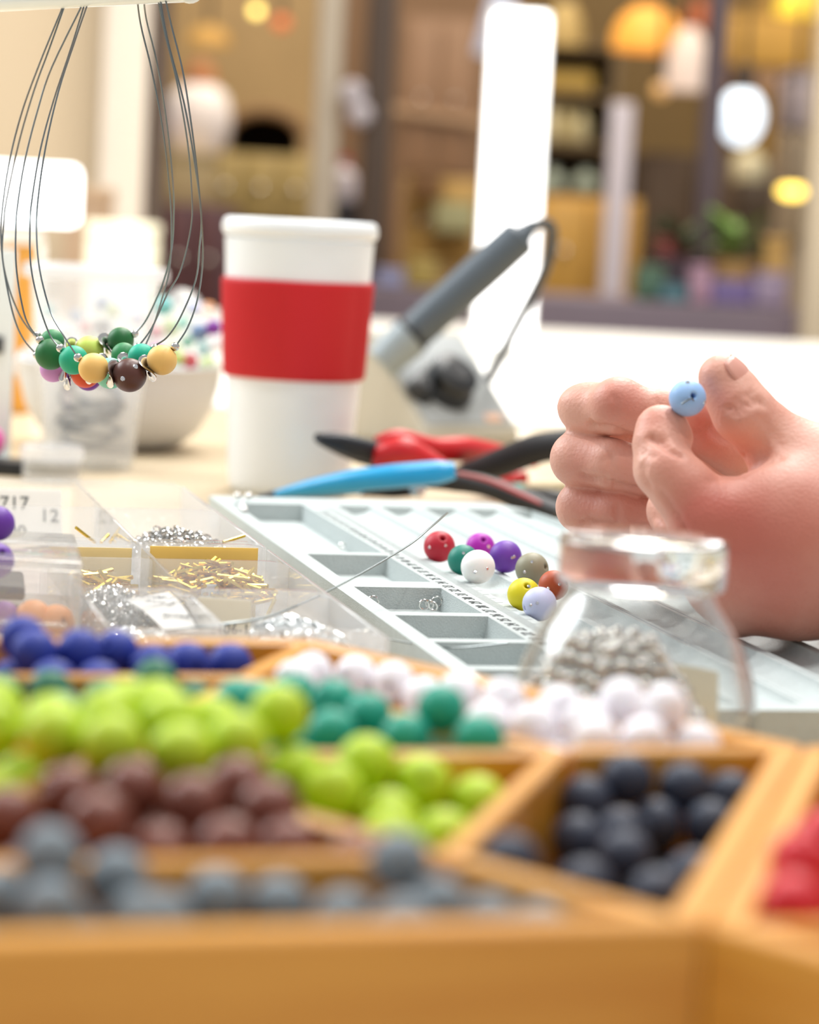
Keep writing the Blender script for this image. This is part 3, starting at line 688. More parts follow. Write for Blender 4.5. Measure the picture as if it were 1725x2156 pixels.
def necklace(label, D, left, right, items, dl=None):
    """left / right: wire pixels from crimp upward; items: crimps, beads and spacers in order"""
    base = atD(items[len(items)//2][1], items[len(items)//2][2], D); t = thing('necklace', base, label, 'necklace', 'wire necklaces hanging from the white stand')
    def wire(pts):
        out = []; n = len(pts)
        for i, (x, y) in enumerate(pts):
            f = (i/(n-1))**1.5; bD = bar_at(x)[1] - .0056; out.append(atD(x, y, D*(1-f) + bD*f))
        bb = bar_at(pts[-1][0]); out[-1] = np.array([out[-1][0], bb[1]-.0055, bb[2]]); out.append(np.array([out[-1][0]+.0, bb[1], bb[2] + .0057])); return out
    Lw, Rw = wire(left), wire(right)
    mid = [atD(x, y, D) for k, x, y, *_ in items]
    path = spline([*Lw[::-1], *mid, *Rw], 150)
    top = [path[-1], (path[-1]+path[0])/2 + np.array([0, 0, .0003]), path[0]]
    MB().tube(np.vstack([path, top[1:2]]), .00036, 6, closed=True).build('wire', 'steel_wire', t)
    for i, it in enumerate(items):
        k, x, y = it[:3]; c = atD(x, y, D); d = mid[min(i+1, len(mid)-1)] - mid[max(i-1, 0)]; d /= np.linalg.norm(d)
        if k == 'crimp': shared('crimp_bead', BALL_HI, 'silver', c, scale=.0034, parent=t)
        elif k == 'spacer': disc_spacer(c, d, t)
        else:
            b = shared(k + '_bead', BEAD_HI, 'bead_' + k, c, tuple(Matrix(align(d).tolist()).to_euler()), it[3]*D/F*2, parent=t)
            if k == 'chocolate':
                for gx, gy in ((x+15, y-21), (x-11, y+6)):
                    rr_ = it[3]*D/F; dx, dy = (gx-x)*D/F, -(gy-y)*D/F; p = c + np.array([dx, -math.sqrt(rr_**2-dx*dx-dy*dy), dy]); n = p - c
                    shared('rhinestone', GEM, 'crystal', c + n*.99, tuple(Matrix(align(n).tolist()).to_euler()), .0021, parent=b)
BALL_HI = ball_mesh('crimp_ball', 20, 14, 'silver')
necklace('necklace of two apricot beads around a brown bead, frontmost', 1.000, [(164,753),(130,700),(106,655),(84,570),(77,490),(80,420),(96,310),(124,190),(160,80),(190,0)], [(369,730),(395,690),(416,630),(427,550),(425,470),(416,370),(404,270),(385,150),(360,50),(345,0)],
         [('crimp',164,753), ('apricot',197,775,32), ('spacer',236,787), ('chocolate',273,790,36), ('spacer',312,776), ('apricot',341,758,32), ('crimp',369,730)])
necklace('necklace with jade green end beads around a mint bead', 1.0145, [(127,733),(105,705),(82,640),(65,560),(63,480),(66,430),(84,320),(112,215),(150,100),(183,0)], [(326,728),(352,710),(380,668),(412,590),(420,520),(424,450),(408,330),(386,210),(352,80),(335,0)],
         [('crimp',127,733), ('jade',155,758,31), ('spacer',194,780), ('mint',232,786,33), ('spacer',268,770), ('turq',298,752,29), ('crimp',326,733)])
necklace('necklace with forest green beads and an orange middle bead', 1.0285, [(84,716),(58,680),(44,630),(34,560),(33,490),(36,440),(52,340),(80,230),(110,140),(182,2)], [(290,731),(320,690),(352,620),(380,570),(402,480),(404,410),(395,300),(372,170),(345,60),(330,0)],
         [('crimp',84,716), ('forest',107,746,33), ('spacer',140,776), ('orange',180,786,31), ('spacer',222,772), ('pine',261,748,27), ('crimp',290,731)])
necklace('necklace with a pale lime bead between two green beads, backmost', 1.0565, [(75,708),(45,670),(20,610),(5,540),(8,470),(14,420),(40,300),(72,190),(105,100),(142,4)], [(283,703),(310,670),(345,590),(362,520),(366,450),(364,380),(350,250),(330,130),(308,40),(302,0)],
         [('crimp',78,706), ('pine',110,719,26), ('spacer',147,738), ('pea',188,738,31), ('spacer',224,729), ('forest',254,717,28), ('crimp',283,703)])
necklace('necklace with orchid pink and purple beads hanging lowest', 1.0425, [(77,746),(50,715),(30,670),(14,600),(4,530),(3,460),(18,350),(45,240),(85,130),(140,8)], [(300,740),(318,700),(338,640),(356,570),(361,500),(358,410),(344,280),(320,150),(296,50),(288,0)],
         [('crimp',78,748), ('orchid',112,777,28), ('spacer',146,793), ('grape',186,795,28), ('spacer',226,790), ('mint',262,775,24), ('crimp',298,748)])

# ================================================================== COFFEE CUP
CC = at(607, 1031, 0); CC[1] = 1.482; CC[0] = atD(607, 1031, 1.482)[0]; CC[2] = 0
cup = thing('coffee_cup', CC, 'tall white coffee cup with a ribbed red silicone sleeve', 'cup')
rb, rt, hc = .0345, .0428, .153
def rc(z): return rb + (rt-rb)*z/hc
prof = [(.001, .004), (rb-.010, .0035), (rb-.006, .0), (rb-.003, .0), (rb-.0008, .002), (rb, .006)] + [(rc(z), z) for z in np.linspace(.012, hc-.010, 12)]
prof += [(rc(z)-.0022, z) for z in np.linspace(hc-.010, .008, 8)] + [(.001, .007)]
MB().lathe(prof, CC, 64).build('body', 'ceramic', cup, org=CC)
MB().lathe([(rt-.0024 + .0038*math.cos(a)*(1 if math.cos(a) > 0 else .6), hc-.004 + .0055*math.sin(a)) for a in np.linspace(0, 2*PI, 18, endpoint=False)], CC, 72, closed=True).build('rolled_rim', 'ceramic', cup, org=CC)
def sl(r, z, a):                                            # vertical ribs all round except the smooth front right panel
    k = math.sin(a*150); aa = (a + PI/2) % (2*PI); aa = aa - 2*PI if aa > PI else aa
    return r + (.00022*k if not (-.05 < aa < .95) else 0)
z0, z1 = .0655, .1205
MB().lathe([(rc(z0)-.0003, z0), (rc(z0)+.0014, z0), (rc(z0)+.0021, z0+.001)] + [(rc(z)+.0022, z) for z in np.linspace(z0+.003, z1-.003, 8)] + [(rc(z1)+.0021, z1-.001), (rc(z1)+.0014, z1), (rc(z1)-.0003, z1)], CC, 600, rfun=lambda r, z, a: sl(r, z, a) if z0+.001 < z < z1-.001 and r > rc(z)+.001 else r).build('sleeve', 'red_silicone', cup, org=CC, smooth=60)

# ================================================================== BOWL, CLEAR CUP AND LEFT-HAND CLUTTER
BC = atD(246, 955, 1.70); BC[2] = 0
bowl = thing('bowl', BC, 'pale grey white bowl heaped with bags of coloured beads', 'bowl')
bo = [(.001, .0), (.030, .0), (.040, .003), (.052, .012), (.0605, .026), (.0650, .042), (.0665, .054)]
MB().lathe(bo + [(.0672, .0552), (.0660, .056), (.0645, .055)] + [(r-.003, z+.002) for r, z in bo[::-1] if r > .02] + [(.001, .003)], BC, 56).build('bowl_body', 'bowl_white', bowl, org=BC)
def blob(name, c, size, m, label, cat, seed, amp=.25, group=None):
    from mathutils import noise
    bm = bmesh.new(); bmesh.ops.create_icosphere(bm, subdivisions=4, radius=1)
    for v in bm.verts:
        d = 1 + amp*noise.noise(v.co*1.6 + Vector((seed, 0, 0))) + amp*.45*noise.noise(v.co*5 + Vector((0, seed, 0)))
        v.co = Vector((v.co.x*d*size[0], v.co.y*d*size[1], v.co.z*d*size[2])) + Vector(c)
    b = MB(); bm.verts.index_update(); b.add([v.co[:] for v in bm.verts], [[v.index for v in f.verts] for f in bm.faces]); bm.free()
    return b.build(name, m, label=label, cat=cat, group=group, smooth=30)
blob('bead_bag', atD(395, 705, 1.69), (.027, .026, .026), 'bag_clear', 'crumpled clear bag of coloured beads at the bowl right side', 'bag', 1.3)
blob('bead_bag', atD(250, 720, 1.72), (.032, .024, .030), 'bag_clear', 'clear bag of pastel beads seen through the plastic cup', 'bag', 4.1)
blob('bead_bag', atD(95, 770, 1.70), (.022, .020, .014), 'bag_clear', 'small white plastic bag at the bowl left rim', 'bag', 7.7)
mb = [(345,645,'aqua'),(360,690,'moss'),(395,720,'jade'),(420,700,'slate'),(365,740,'pea'),(330,700,'coral'),(400,760,'coral'),(440,770,'pea'),(430,735,'aqua'),(385,680,'mint'),(450,690,'grape'),(350,770,'white'),(410,650,'lilac'),(375,755,'moss'),(440,650,'peach'),(455,725,'white'),(330,745,'magenta'),
      (102,655,'aqua'),(160,665,'slate'),(215,640,'slate'),(237,655,'moss'),(180,690,'coral'),(215,690,'navy'),(140,700,'white'),(190,720,'pea'),(255,705,'mint'),(290,670,'lilac'),(120,730,'lilac'),(280,730,'aqua')]
for k, (px, py, c) in enumerate(mb):
    D = 1.665 + .06*((k*37 % 10)/10) - (.012 if px > 320 else 0)
    shared(c + '_bead', BEAD_LO, 'bead_' + c, atD(px, py, D), rrot(), random.choice((.009, .0105, .012)), label='small pastel coloured bead among the bags heaped in the bowl', cat='bead', group='mixed beads heaped in the bowl')
PC = atD(186, 985, 1.56); PC[2] = 0
pc = thing('plastic_cup', PC, 'tall clear plastic cup with coiled grey wires inside', 'cup')
MB().lathe([(.001, .001), (.0255, .001), (.0270, .004), (.0385, .1145), (.0415, .1155), (.0418, .119), (.0395, .1195), (.0378, .116), (.0262, .005), (.001, .003)], PC, 48).build('cup_wall', 'cup_clear', pc, org=PC)
MB().lathe([(.0420 + .0016*math.cos(a), .1165 + .0042*math.sin(a)) for a in np.linspace(0, 2*PI, 12, endpoint=False)], PC, 48, closed=True).build('rim', 'acrylic_milky', pc, org=PC)
mat('wire_bundle', '5A636A', .4, .4)
for k in range(7):
    rng = np.random.RandomState(k+5); pts = []
    ph, tilt = rng.uniform(0, 6.28), rng.uniform(-.5, .5); R0 = rng.uniform(.014, .021)
    for a in np.linspace(0, 2*PI*1.5, 30): pts.append(PC + np.array([R0*math.cos(a+ph), R0*math.sin(a+ph), .020 + k*.0042 + R0*tilt*math.cos(a)]))
    MB().tube(pts, .0013, 6).build('wire_coil', 'wire_bundle', label='coil of grey wire inside the tall plastic cup', cat='wire', group='wire coils in the plastic cup')
# small clear jar with knurled lid, black block, pink bead, white upright, orange packet, papers
JC = atD(108, 1003, 1.47); JC[2] = 0
jj = thing('clear_pot', JC, 'small clear pot with a dark patterned band at the left', 'pot')
MB().lathe([(.001, .0005), (.0155, .0005), (.0165, .003), (.0165, .012), (.0155, .012), (.0155, .003), (.001, .002)], JC, 36).build('pot_wall', 'acrylic_milky', jj)
MB().lathe([(.0150, .005), (.0153, .005), (.0153, .0105), (.0150, .0105)], JC, 60, closed=True, rfun=lambda r, z, a: r + .0002*math.sin(a*14)).build('patterned_band', mat('band_dark', '6E7068', .4, .3, var=.4, vscale=500), jj)
MB().lathe([(.001, .0205), (.0165, .0205), (.0175, .0195), (.0175, .0125), (.0160, .0122), (.001, .0122)], JC, 72, rfun=lambda r, z, a: r + (.0004*math.sin(a*24) if r > .017 else 0)).build('lid', 'acrylic_milky', jj)
BK = atD(-10, 1003, 1.50); BK[2] = 0
MB().box(BK + [0, 0, .004], (.042, .03, .008), bevel=.001).build('black_block', 'black_plastic', label='flat black block under the pink bead', cat='block')
p = BK + np.array([-.0045, -.003, .0082 + .010]); shared('pink_bead', BEAD_HI, mat('pink_gloss', 'DB62A8', .2), p, rrot(), .020, label='glossy pink bead cut by the left picture edge', cat='bead')
UP = atD(0, 990, 1.535); UP[2] = 0
t = thing('white_upright', UP, 'white upright plastic holder with a black clip at the left edge', 'holder')
MB().box(UP + [0, 0, .066], (.011, .006, .124), bevel=.001).build('panel', 'stand_white', t)
MB().box(UP + [0, 0, .002], (.018, .02, .004), bevel=.0008).build('foot', 'stand_white', t)
MB().box(UP + [-.003, -.004, .072], (.006, .003, .010), bevel=.0008).build('clip', 'black_plastic', t)
OP = atD(38, 800, 1.93); OP[2] = 0
t = thing('orange_packet', OP, 'orange packet standing behind the hanging necklaces', 'packet')
MB().box(OP + [0, 0, .062], (.019, .03, .124), bevel=.003).build('packet_body', mat('packet_orange', 'E8A848', .5), t)
MB().box(OP + [-.001, 0, .129], (.030, .036, .010), rotz(.3), bevel=.003).build('paper_fold', 'paper', t)
mat('cable_black', '26282C', .5)

# ================================================================== BEAD TOOL WITH PEN
DV = np.array([.008, 1.80, 0.]); DA = math.radians(42); du = np.array([math.cos(DA), math.sin(DA), 0]); dv = np.array([-math.sin(DA), math.cos(DA), 0])
dev = thing('heating_tool', DV, 'grey sloped control box holding a thick dark grey pen', 'tool')
def dp(a, b, z): return DV + du*a + dv*b + np.array([0, 0, z])
W, Dp, h0, h1 = .092, .085, .012, .078
def wedge(o, zoff=0, name='x', m='device_edge'):
    pts = [(o, o, .0), (W-o, o, 0), (W-o, Dp-o, 0), (o, Dp-o, 0), (o, o, h0+zoff), (W-o, o, h0+zoff), (W-o, Dp*.80, h1+zoff), (o, Dp*.80, h1+zoff), (W-o, Dp-o, h1+zoff), (o, Dp-o, h1+zoff)]
    return MB().add([dp(*p) for p in pts], [[3, 2, 1, 0], [0, 1, 5, 4], [4, 5, 6, 7], [7, 6, 8, 9], [1, 2, 8, 6, 5], [3, 0, 4, 7, 9], [2, 3, 9, 8]]).build(name, m, dev, smooth=0)
bx_ = wedge(0, 0, 'housing'); md = bx_.modifiers.new('bevel', 'BEVEL'); md.width = .003; md.segments = 3
sn = np.cross(du, (dp(0, Dp*.8, h1) - dp(0, 0, h0))); sn /= np.linalg.norm(sn); sv = dp(0, Dp*.8, h1) - dp(0, 0, h0); sl_ = np.linalg.norm(sv); sv /= sl_
def pan(a, b, o=0): return dp(a, 0, h0) + sv*b + sn*o
Rp = np.array([du, sv, sn]).T
MB().box(pan(W/2, sl_/2, .0008), (W-.010, sl_-.010, .002), Rp, .0008).build('face_plate', 'device_grey', dev)
def knob(a, b, r, h, name):
    c = pan(a, b, .0018)
    k = MB().lathe([(.0005, 0), (r*1.12, 0), (r*1.12, h*.25), (r, h*.32), (r*.94, h*.95), (r*.85, h), (.0005, h)], c, 28, Rp, rfun=lambda R_, z, t_: R_*(1+.03*math.sin(t_*14)) if R_ > r*.9 else R_).build(name, 'black_plastic', dev)
    MB().lathe([(.0005, h), (r*.55, h), (r*.5, h+.0012), (.0005, h+.0012)], c, 20, Rp).build('cap', 'black_rubber', k)
knob(.040, .038, .0185, .019, 'dial'); knob(.013, .034, .0095, .010, 'switch_knob')
MB().box(pan(.070, .010, .0022), (.016, .006, .0006), Rp).build('printed_mark', mat('mark_orange', 'E0B090', .6), dev)
# pen in its holder
p0, p1 = atD(868, 705, 1.815), atD(1100, 495, 1.83); dirp = (p1-p0)/np.linalg.norm(p1-p0)
MB().tube([p0 - dirp*.030, p0 - dirp*.002], [.0125, .0148], 24).build('pen_holder', 'holder_grey', dev)
pen = MB().tube([p0, p0 + dirp*.004, p0 + dirp*.03, p0 + dirp*.075, p1 - dirp*.003, p1], [.0118, .0130, .0134, .0138, .0136, .011], 28).build('pen', 'pen_grey', dev)
MB().lathe([(.0122 + .0018*math.cos(a), .0022*math.sin(a)) for a in np.linspace(0, 2*PI, 10, endpoint=False)], p0 + dirp*.001, 28, align(dirp), closed=True).build('collar', 'black_plastic', pen)
MB().tube([p1 - dirp*.001, p1 + dirp*.006, p1 + dirp*.012], [.0085, .006, .0042], 16).build('strain_relief', 'pen_grey', pen)
cb = spline([p1 + dirp*.010, atD(1148, 470, 1.83), atD(1163, 490, 1.84), atD(1150, 560, 1.85), atD(1112, 640, 1.86), atD(1075, 710, 1.87), atD(1045, 770, 1.88), atD(1018, 812, 1.885), atD(985, 830, 1.888)], 60)
MB().tube(cb, .0040, 10).build('cable', mat('cable_grey', '3C4248', .5), dev)

# ================================================================== PLIERS
def grip(path, rad, flat, m, par, name='handle', n=30):
    P = spline(path, n); k = len(P); xs = np.linspace(0, 1, len(rad)); r = np.interp(np.linspace(0, 1, k), xs, rad)
    return MB().tube(P, list(r), 16, flat=flat).build(name, m, par)
def pliers_root(name, p, label): return thing(name, (p[0], p[1], 0), label, 'pliers')
# red needle-nose pair whose black jaw points left
c = atD(800, 955, 1.42); t = pliers_root('pliers', c, 'red handled pliers with long black jaw pointing left')
grip([atD(668, 921, 1.395), atD(720, 934, 1.405), atD(815, 962, 1.425)], [.0030, .0060, .0080, .0085], .8, 'dark_steel', t, 'jaw')
grip([atD(672, 930, 1.400), atD(730, 948, 1.410), atD(815, 970, 1.430)], [.0022, .0048, .0075, .0078], .7, 'dark_steel', t, 'jaw')
MB().lathe([(.0005, 0), (.007, 0), (.007, .002), (.005, .003), (.0005, .003)], atD(822, 964, 1.418), 20, align((0, -.6, .8))).build('pivot', 'dark_steel', t)
grip([atD(792, 930, 1.440), atD(840, 922, 1.445), atD(910, 944, 1.455), atD(980, 947, 1.475), atD(1060, 960, 1.51), atD(1125, 976, 1.545)], [.0035, .0055, .0070, .0085, .0070, .003], .9, 'red_grip', t)
grip([atD(800, 985, 1.412), atD(808, 958, 1.412), atD(850, 948, 1.410), atD(895, 965, 1.410), atD(935, 984, 1.409)], [.0040, .0072, .0086, .0066, .0045], .9, 'red_grip', t)
# black-handled pair crossing to the right
c = atD(980, 1000, 1.43); t = pliers_root('pliers', c, 'black handled pliers crossing behind the blue ones towards the hand')
grip([atD(930, 1012, 1.47), atD(985, 1000, 1.46), atD(1060, 972, 1.45), atD(1130, 945, 1.44), atD(1200, 935, 1.43)], [.005, .0085, .0098, .0100, .0092], .85, 'black_rubber', t)
grip([atD(890, 1012, 1.425), atD(960, 1013, 1.42), atD(1030, 1025, 1.41), atD(1100, 1052, 1.40), atD(1180, 1082, 1.39)], [.006, .0085, .0080, .0085, .0080], .7, 'black_rubber', t)
grip([atD(880, 1028, 1.435), atD(830, 1034, 1.44), atD(760, 1036, 1.445)], [.006, .0055, .003], .7, 'dark_steel', t, 'jaw')
MB().lathe([(.0005, 0), (.0045, 0), (.0045, .002), (.0005, .003)], atD(880, 1030, 1.405), 16, align((0, -1, .3))).build('pivot', 'silver', t)
grip([atD(965, 996, 1.402), atD(1030, 1012, 1.398), atD(1100, 1042, 1.388), atD(1140, 1060, 1.38)], [.0012, .0016, .0016, .001], .8, mat('stripe_red', 'A8484A', .5), t, 'grip_stripe')
# blue pair in front
c = atD(700, 1030, 1.385); t = pliers_root('pliers', c, 'bright blue handled pliers lying in front of the cup')
grip([atD(585, 1040, 1.385), atD(650, 1027, 1.372), atD(740, 1013, 1.36), atD(830, 1003, 1.352), atD(920, 995, 1.35), atD(958, 992, 1.35)], [.0030, .0058, .0082, .0090, .0088, .0060], .72, 'blue_grip', t)
grip([atD(590, 1042, 1.40), atD(680, 1032, 1.40), atD(760, 1026, 1.395)], [.003, .0060, .006], .6, 'blue_grip', t)
grip([atD(545, 1046, 1.392), atD(575, 1043, 1.388), atD(602, 1040, 1.385)], [.0018, .0032, .0036], .8, 'dark_steel', t, 'jaw')
# teal and tan cutters at the far right of the pile
c = atD(1120, 1030, 1.50); t = pliers_root('cutters', c, 'cutters with a teal band and tan handle beside the hand')
grip([atD(1060, 1028, 1.50), atD(1105, 1030, 1.50)], [.004, .0045], .8, 'teal_grip', t); grip([atD(1106, 1030, 1.50), atD(1190, 1030, 1.49)], [.0045, .005], .8, mat('tan_grip', 'B0A27C', .5), t)
grip([atD(1010, 1022, 1.505), atD(1062, 1028, 1.50)], [.002, .0038], .8, 'dark_steel', t, 'jaw')
c = atD(1080, 1005, 1.53); t = pliers_root('cutters', c, 'short red handled tool almost hidden under the black handle')
grip([atD(1030, 1016, 1.54), atD(1070, 1010, 1.54), atD(1112, 1004, 1.54)], [.004, .006, .0045], .8, 'red_grip', t); grip([atD(985, 1020, 1.545), atD(1035, 1016, 1.542)], [.0025, .004], .8, 'dark_steel', t, 'jaw')
c = atD(1170, 1065, 1.40); t = pliers_root('cutters', c, 'dark tool tucked behind the fingers at the board corner')
grip([atD(1110, 1042, 1.46), atD(1160, 1052, 1.45), atD(1230, 1070, 1.44)], [.006, .0085, .0085], .7, 'black_rubber', t)

# ================================================================== HANDS (one implicit surface per hand)
def seg_sd(P, a, b, ra, rb):
    ab = b-a; L2 = ab @ ab; t = np.clip(((P-a) @ ab)/L2, 0, 1)
    d = np.sqrt((((P - a) - t[..., None]*ab)**2).sum(-1)); return d - (ra + (rb-ra)*t)
def smin(a, b, k): h = np.clip(.5 + .5*(b-a)/k, 0, 1); return b*(1-h) + a*h - k*h*(1-h)
def ssub(a, b, k): return -smin(-a, b, k)                   # carve b out of a
def surface_nets(val, o, h):
    nx, ny, nz = val.shape; ins = val < 0
    c = np.zeros((nx-1, ny-1, nz-1), int)
    for i in (0, 1):
        for j in (0, 1):
            for k in (0, 1): c += ins[i:nx-1+i, j:ny-1+j, k:nz-1+k]
    act = (c > 0) & (c < 8); idx = -np.ones(c.shape, int); cells = np.argwhere(act); idx[act] = np.arange(len(cells))
    acc = np.zeros((len(cells), 3)); cnt = np.zeros(len(cells))
    cor = [(i, j, k) for i in (0, 1) for j in (0, 1) for k in (0, 1)]
    for A in cor:
        for ax in range(3):
            if A[ax]: continue
            B = list(A); B[ax] = 1
            va = val[cells[:, 0]+A[0], cells[:, 1]+A[1], cells[:, 2]+A[2]]; vb = val[cells[:, 0]+B[0], cells[:, 1]+B[1], cells[:, 2]+B[2]]
            m = (va < 0) != (vb < 0); t = np.where(m, va/(va-vb+1e-30), 0)
            p = np.array(A, float)[None] + 0*acc; p[:, ax] += t; acc[m] += p[m]; cnt[m] += 1
    V = (cells + acc/cnt[:, None])*h + o; Fq = []
    for ax in range(3):
        a1, a2 = [(1, 2), (2, 0), (0, 1)][ax]
        s0 = [slice(None)]*3; s1 = [slice(None)]*3; s0[ax] = slice(0, -1); s1[ax] = slice(1, None)
        ch = np.argwhere(ins[tuple(s0)] != ins[tuple(s1)])
        ch = ch[(ch[:, a1] > 0) & (ch[:, a2] > 0) & (ch[:, a1] < val.shape[a1]-1) & (ch[:, a2] < val.shape[a2]-1)]
        q = []
        for d1, d2 in ((0, 0), (1, 0), (1, 1), (0, 1)):
            e = ch.copy(); e[:, a1] -= d1; e[:, a2] -= d2; q.append(idx[e[:, 0], e[:, 1], e[:, 2]])
        Q = np.array(q).T; flip = ins[ch[:, 0], ch[:, 1], ch[:, 2]]
        Q[~flip] = Q[~flip][:, ::-1]; Fq.append(Q)
    return V, np.vstack(Fq)
def chain_sd(P, pts, k):
    out = None; lo, hi = P[0, 0, 0], P[-1, -1, -1]
    for (a, ra), (b, rb_) in zip(pts[:-1], pts[1:]):
        mg = max(ra, rb_) + .016
        if (np.minimum(a, b) - mg > hi).any() or (np.maximum(a, b) + mg < lo).any(): continue
        d = seg_sd(P, a, b, ra, rb_); out = d if out is None else smin(out, d, k)
    return out
def J(px, py, D, r): return (atD(px, py, D), r*.001)
def hand_mesh(name, parent, palm, fingers, bumps, creases, h, kf, m, lines=(), redness=()):
    pts = [p for ch in palm + [f for f in fingers] for p, r in ch]; lo = np.min(pts, 0) - .030; hi = np.max(pts, 0) + .030; hi[0] += .014; lo[2] -= .010
    n = np.ceil((hi-lo)/h).astype(int); X, Y, Z = [lo[i] + np.arange(n[i])*h for i in range(3)]
    val = np.empty(tuple(n), np.float32)
    for i0 in range(0, n[0], 16):                           # slabs, to keep memory small
        G = np.stack(np.meshgrid(X[i0:i0+16], Y, Z, indexing='ij'), -1)
        v = None
        for ch, k in [(c, .011) for c in palm]:
            d = chain_sd(G, ch, .006)
            if d is not None: v = d if v is None else smin(v, d, k)
        for f, k in zip(fingers, kf):
            d = chain_sd(G, f, .0022)
            if d is not None: v = d if v is None else smin(v, d, k)
        if v is None: v = np.full(G.shape[:3], .03)
        x0, x1 = X[i0]-.004, X[min(i0+15, n[0]-1)]+.004
        for p, r, k in bumps:
            if p[0]+r+.01 < x0 or p[0]-r-.01 > x1: continue
            v = smin(v, np.sqrt(((G-p)**2).sum(-1)) - r, k)
        for a, b, r, k in creases:
            if max(a[0], b[0])+.01 < x0 or min(a[0], b[0])-.01 > x1: continue
            v = ssub(v, seg_sd(G, a, b, r, r), k)
        val[i0:i0+16] = v
    V, Q = surface_nets(val, lo, h)
    red = np.zeros(len(V))
    me = bpy.data.meshes.new(name); me.from_pydata(V.tolist(), [], Q.tolist()); me.update()
    bm = bmesh.new(); bm.from_mesh(me)
    for _ in range(2): bmesh.ops.smooth_vert(bm, verts=bm.verts[:], factor=.4, use_axis_x=True, use_axis_y=True, use_axis_z=True)
    bmesh.ops.recalc_face_normals(bm, faces=bm.faces[:]); bm.normal_update()
    V = np.array([v.co[:] for v in bm.verts]); N = np.array([v.normal[:] for v in bm.verts]); C0 = np.array([0, 0, CZ])
    def hit(px, py):                                        # nearest skin point on a sight line
        d = ray(px, py); d = d/np.linalg.norm(d); r = V - C0; t = r @ d; off = np.linalg.norm(r - t[:, None]*d, axis=1); ok = off < .0013
        return V[ok][t[ok].argmin()] if ok.any() else None
    dsp = np.zeros(len(V))
    for pts, A, w_ in lines:                                # wrinkles and folds pressed into the surface
        P = [hit(x, y) for x, y in spline([(x, y, 0) for x, y in pts], 14)[:, :2]]; P = [p for p in P if p is not None]
        if len(P) < 2: continue
        d = np.min([np.linalg.norm(V - p, axis=1) for p in P], 0); dsp = dsp - 1.45*A*np.exp(-(d/w_)**2)
    for px, py, A, w_ in redness:
        p = hit(px, py)
        if p is not None: d = np.linalg.norm(V - p, axis=1); red += A*np.exp(-(d/w_)**2)
    V = V + N*dsp[:, None]
    for v, c in zip(bm.verts, V): v.co = c
    bm.to_mesh(me); bm.free()
    at_ = me.attributes.new('redness', 'FLOAT', 'POINT'); at_.data.foreach_set('value', np.clip(red, 0, 1))
    for p in me.polygons: p.use_smooth = True
    me.materials.append(m); o = bpy.data.objects.new(name, me); COL.objects.link(o); adopt(o, parent); return o
skin = mat('skin', 'DFA78F', .48, var=0, sss=.10, spec=.45)
nt = skin.node_tree; bs = nt.nodes['Principled BSDF']; tc = nt.nodes.new('ShaderNodeTexCoord')
n1 = nt.nodes.new('ShaderNodeTexNoise'); n1.inputs['Scale'].default_value = 45; n1.inputs['Detail'].default_value = 4
rp = nt.nodes.new('ShaderNodeValToRGB'); rp.color_ramp.elements[0].position = .35; rp.color_ramp.elements[1].position = .68
rp.color_ramp.elements[0].color = lin('E7B4A1') + [1]; rp.color_ramp.elements[1].color = lin('D79A87') + [1]
n2 = nt.nodes.new('ShaderNodeTexVoronoi'); n2.inputs['Scale'].default_value = 700
n3 = nt.nodes.new('ShaderNodeTexNoise'); n3.inputs['Scale'].default_value = 900; n3.inputs['Detail'].default_value = 4
ad = nt.nodes.new('ShaderNodeMath'); ad.operation = 'ADD'; bp_ = nt.nodes.new('ShaderNodeBump'); bp_.inputs['Strength'].default_value = .16; bp_.inputs['Distance'].default_value = .0008
nt.links.new(tc.outputs['Object'], n1.inputs['Vector']); nt.links.new(n1.outputs[0], rp.inputs[0]); ra = nt.nodes.new('ShaderNodeAttribute'); ra.attribute_name = 'redness'; mxr = nt.nodes.new('ShaderNodeMix'); mxr.data_type = 'RGBA'; mxr.inputs[7].default_value = lin('C06C5E') + [1]
vp = nt.nodes.new('ShaderNodeTexVoronoi'); vp.inputs['Scale'].default_value = 420; rpp = nt.nodes.new('ShaderNodeMapRange'); rpp.inputs[1].default_value = .0; rpp.inputs[2].default_value = .16; rpp.inputs[3].default_value = .22; rpp.inputs[4].default_value = 0
adr = nt.nodes.new('ShaderNodeMath'); adr.operation = 'ADD'; adr.use_clamp = True; mlr = nt.nodes.new('ShaderNodeMath'); mlr.operation = 'MULTIPLY'; mlr.inputs[1].default_value = 1
nt.links.new(tc.outputs['Object'], vp.inputs['Vector']); nt.links.new(vp.outputs[0], rpp.inputs[0]); nt.links.new(rpp.outputs[0], mlr.inputs[0]); nt.links.new(mlr.outputs[0], adr.inputs[0]); nt.links.new(ra.outputs['Fac'], adr.inputs[1]); nt.links.new(adr.outputs[0], mxr.inputs[0]); nt.links.new(rp.outputs[0], mxr.inputs[6]); nt.links.new(mxr.outputs[2], bs.inputs['Base Color'])
nt.links.new(tc.outputs['Object'], n2.inputs['Vector']); nt.links.new(tc.outputs['Object'], n3.inputs['Vector'])
nt.links.new(n2.outputs[0], ad.inputs[0]); nt.links.new(n3.outputs[0], ad.inputs[1]); nt.links.new(ad.outputs[0], bp_.inputs['Height']); nt.links.new(bp_.outputs[0], bs.inputs['Normal'])
mat('nail', 'D89C8C', .4, var=.03, coat=.3)

NS = .97
def J(px, py, D, r): return (atD(px, py, D*NS), r*.001*NS)
person = thing('person', at(1640, 1352, BZ), 'bare hands of a person threading a pale blue bead', 'person')
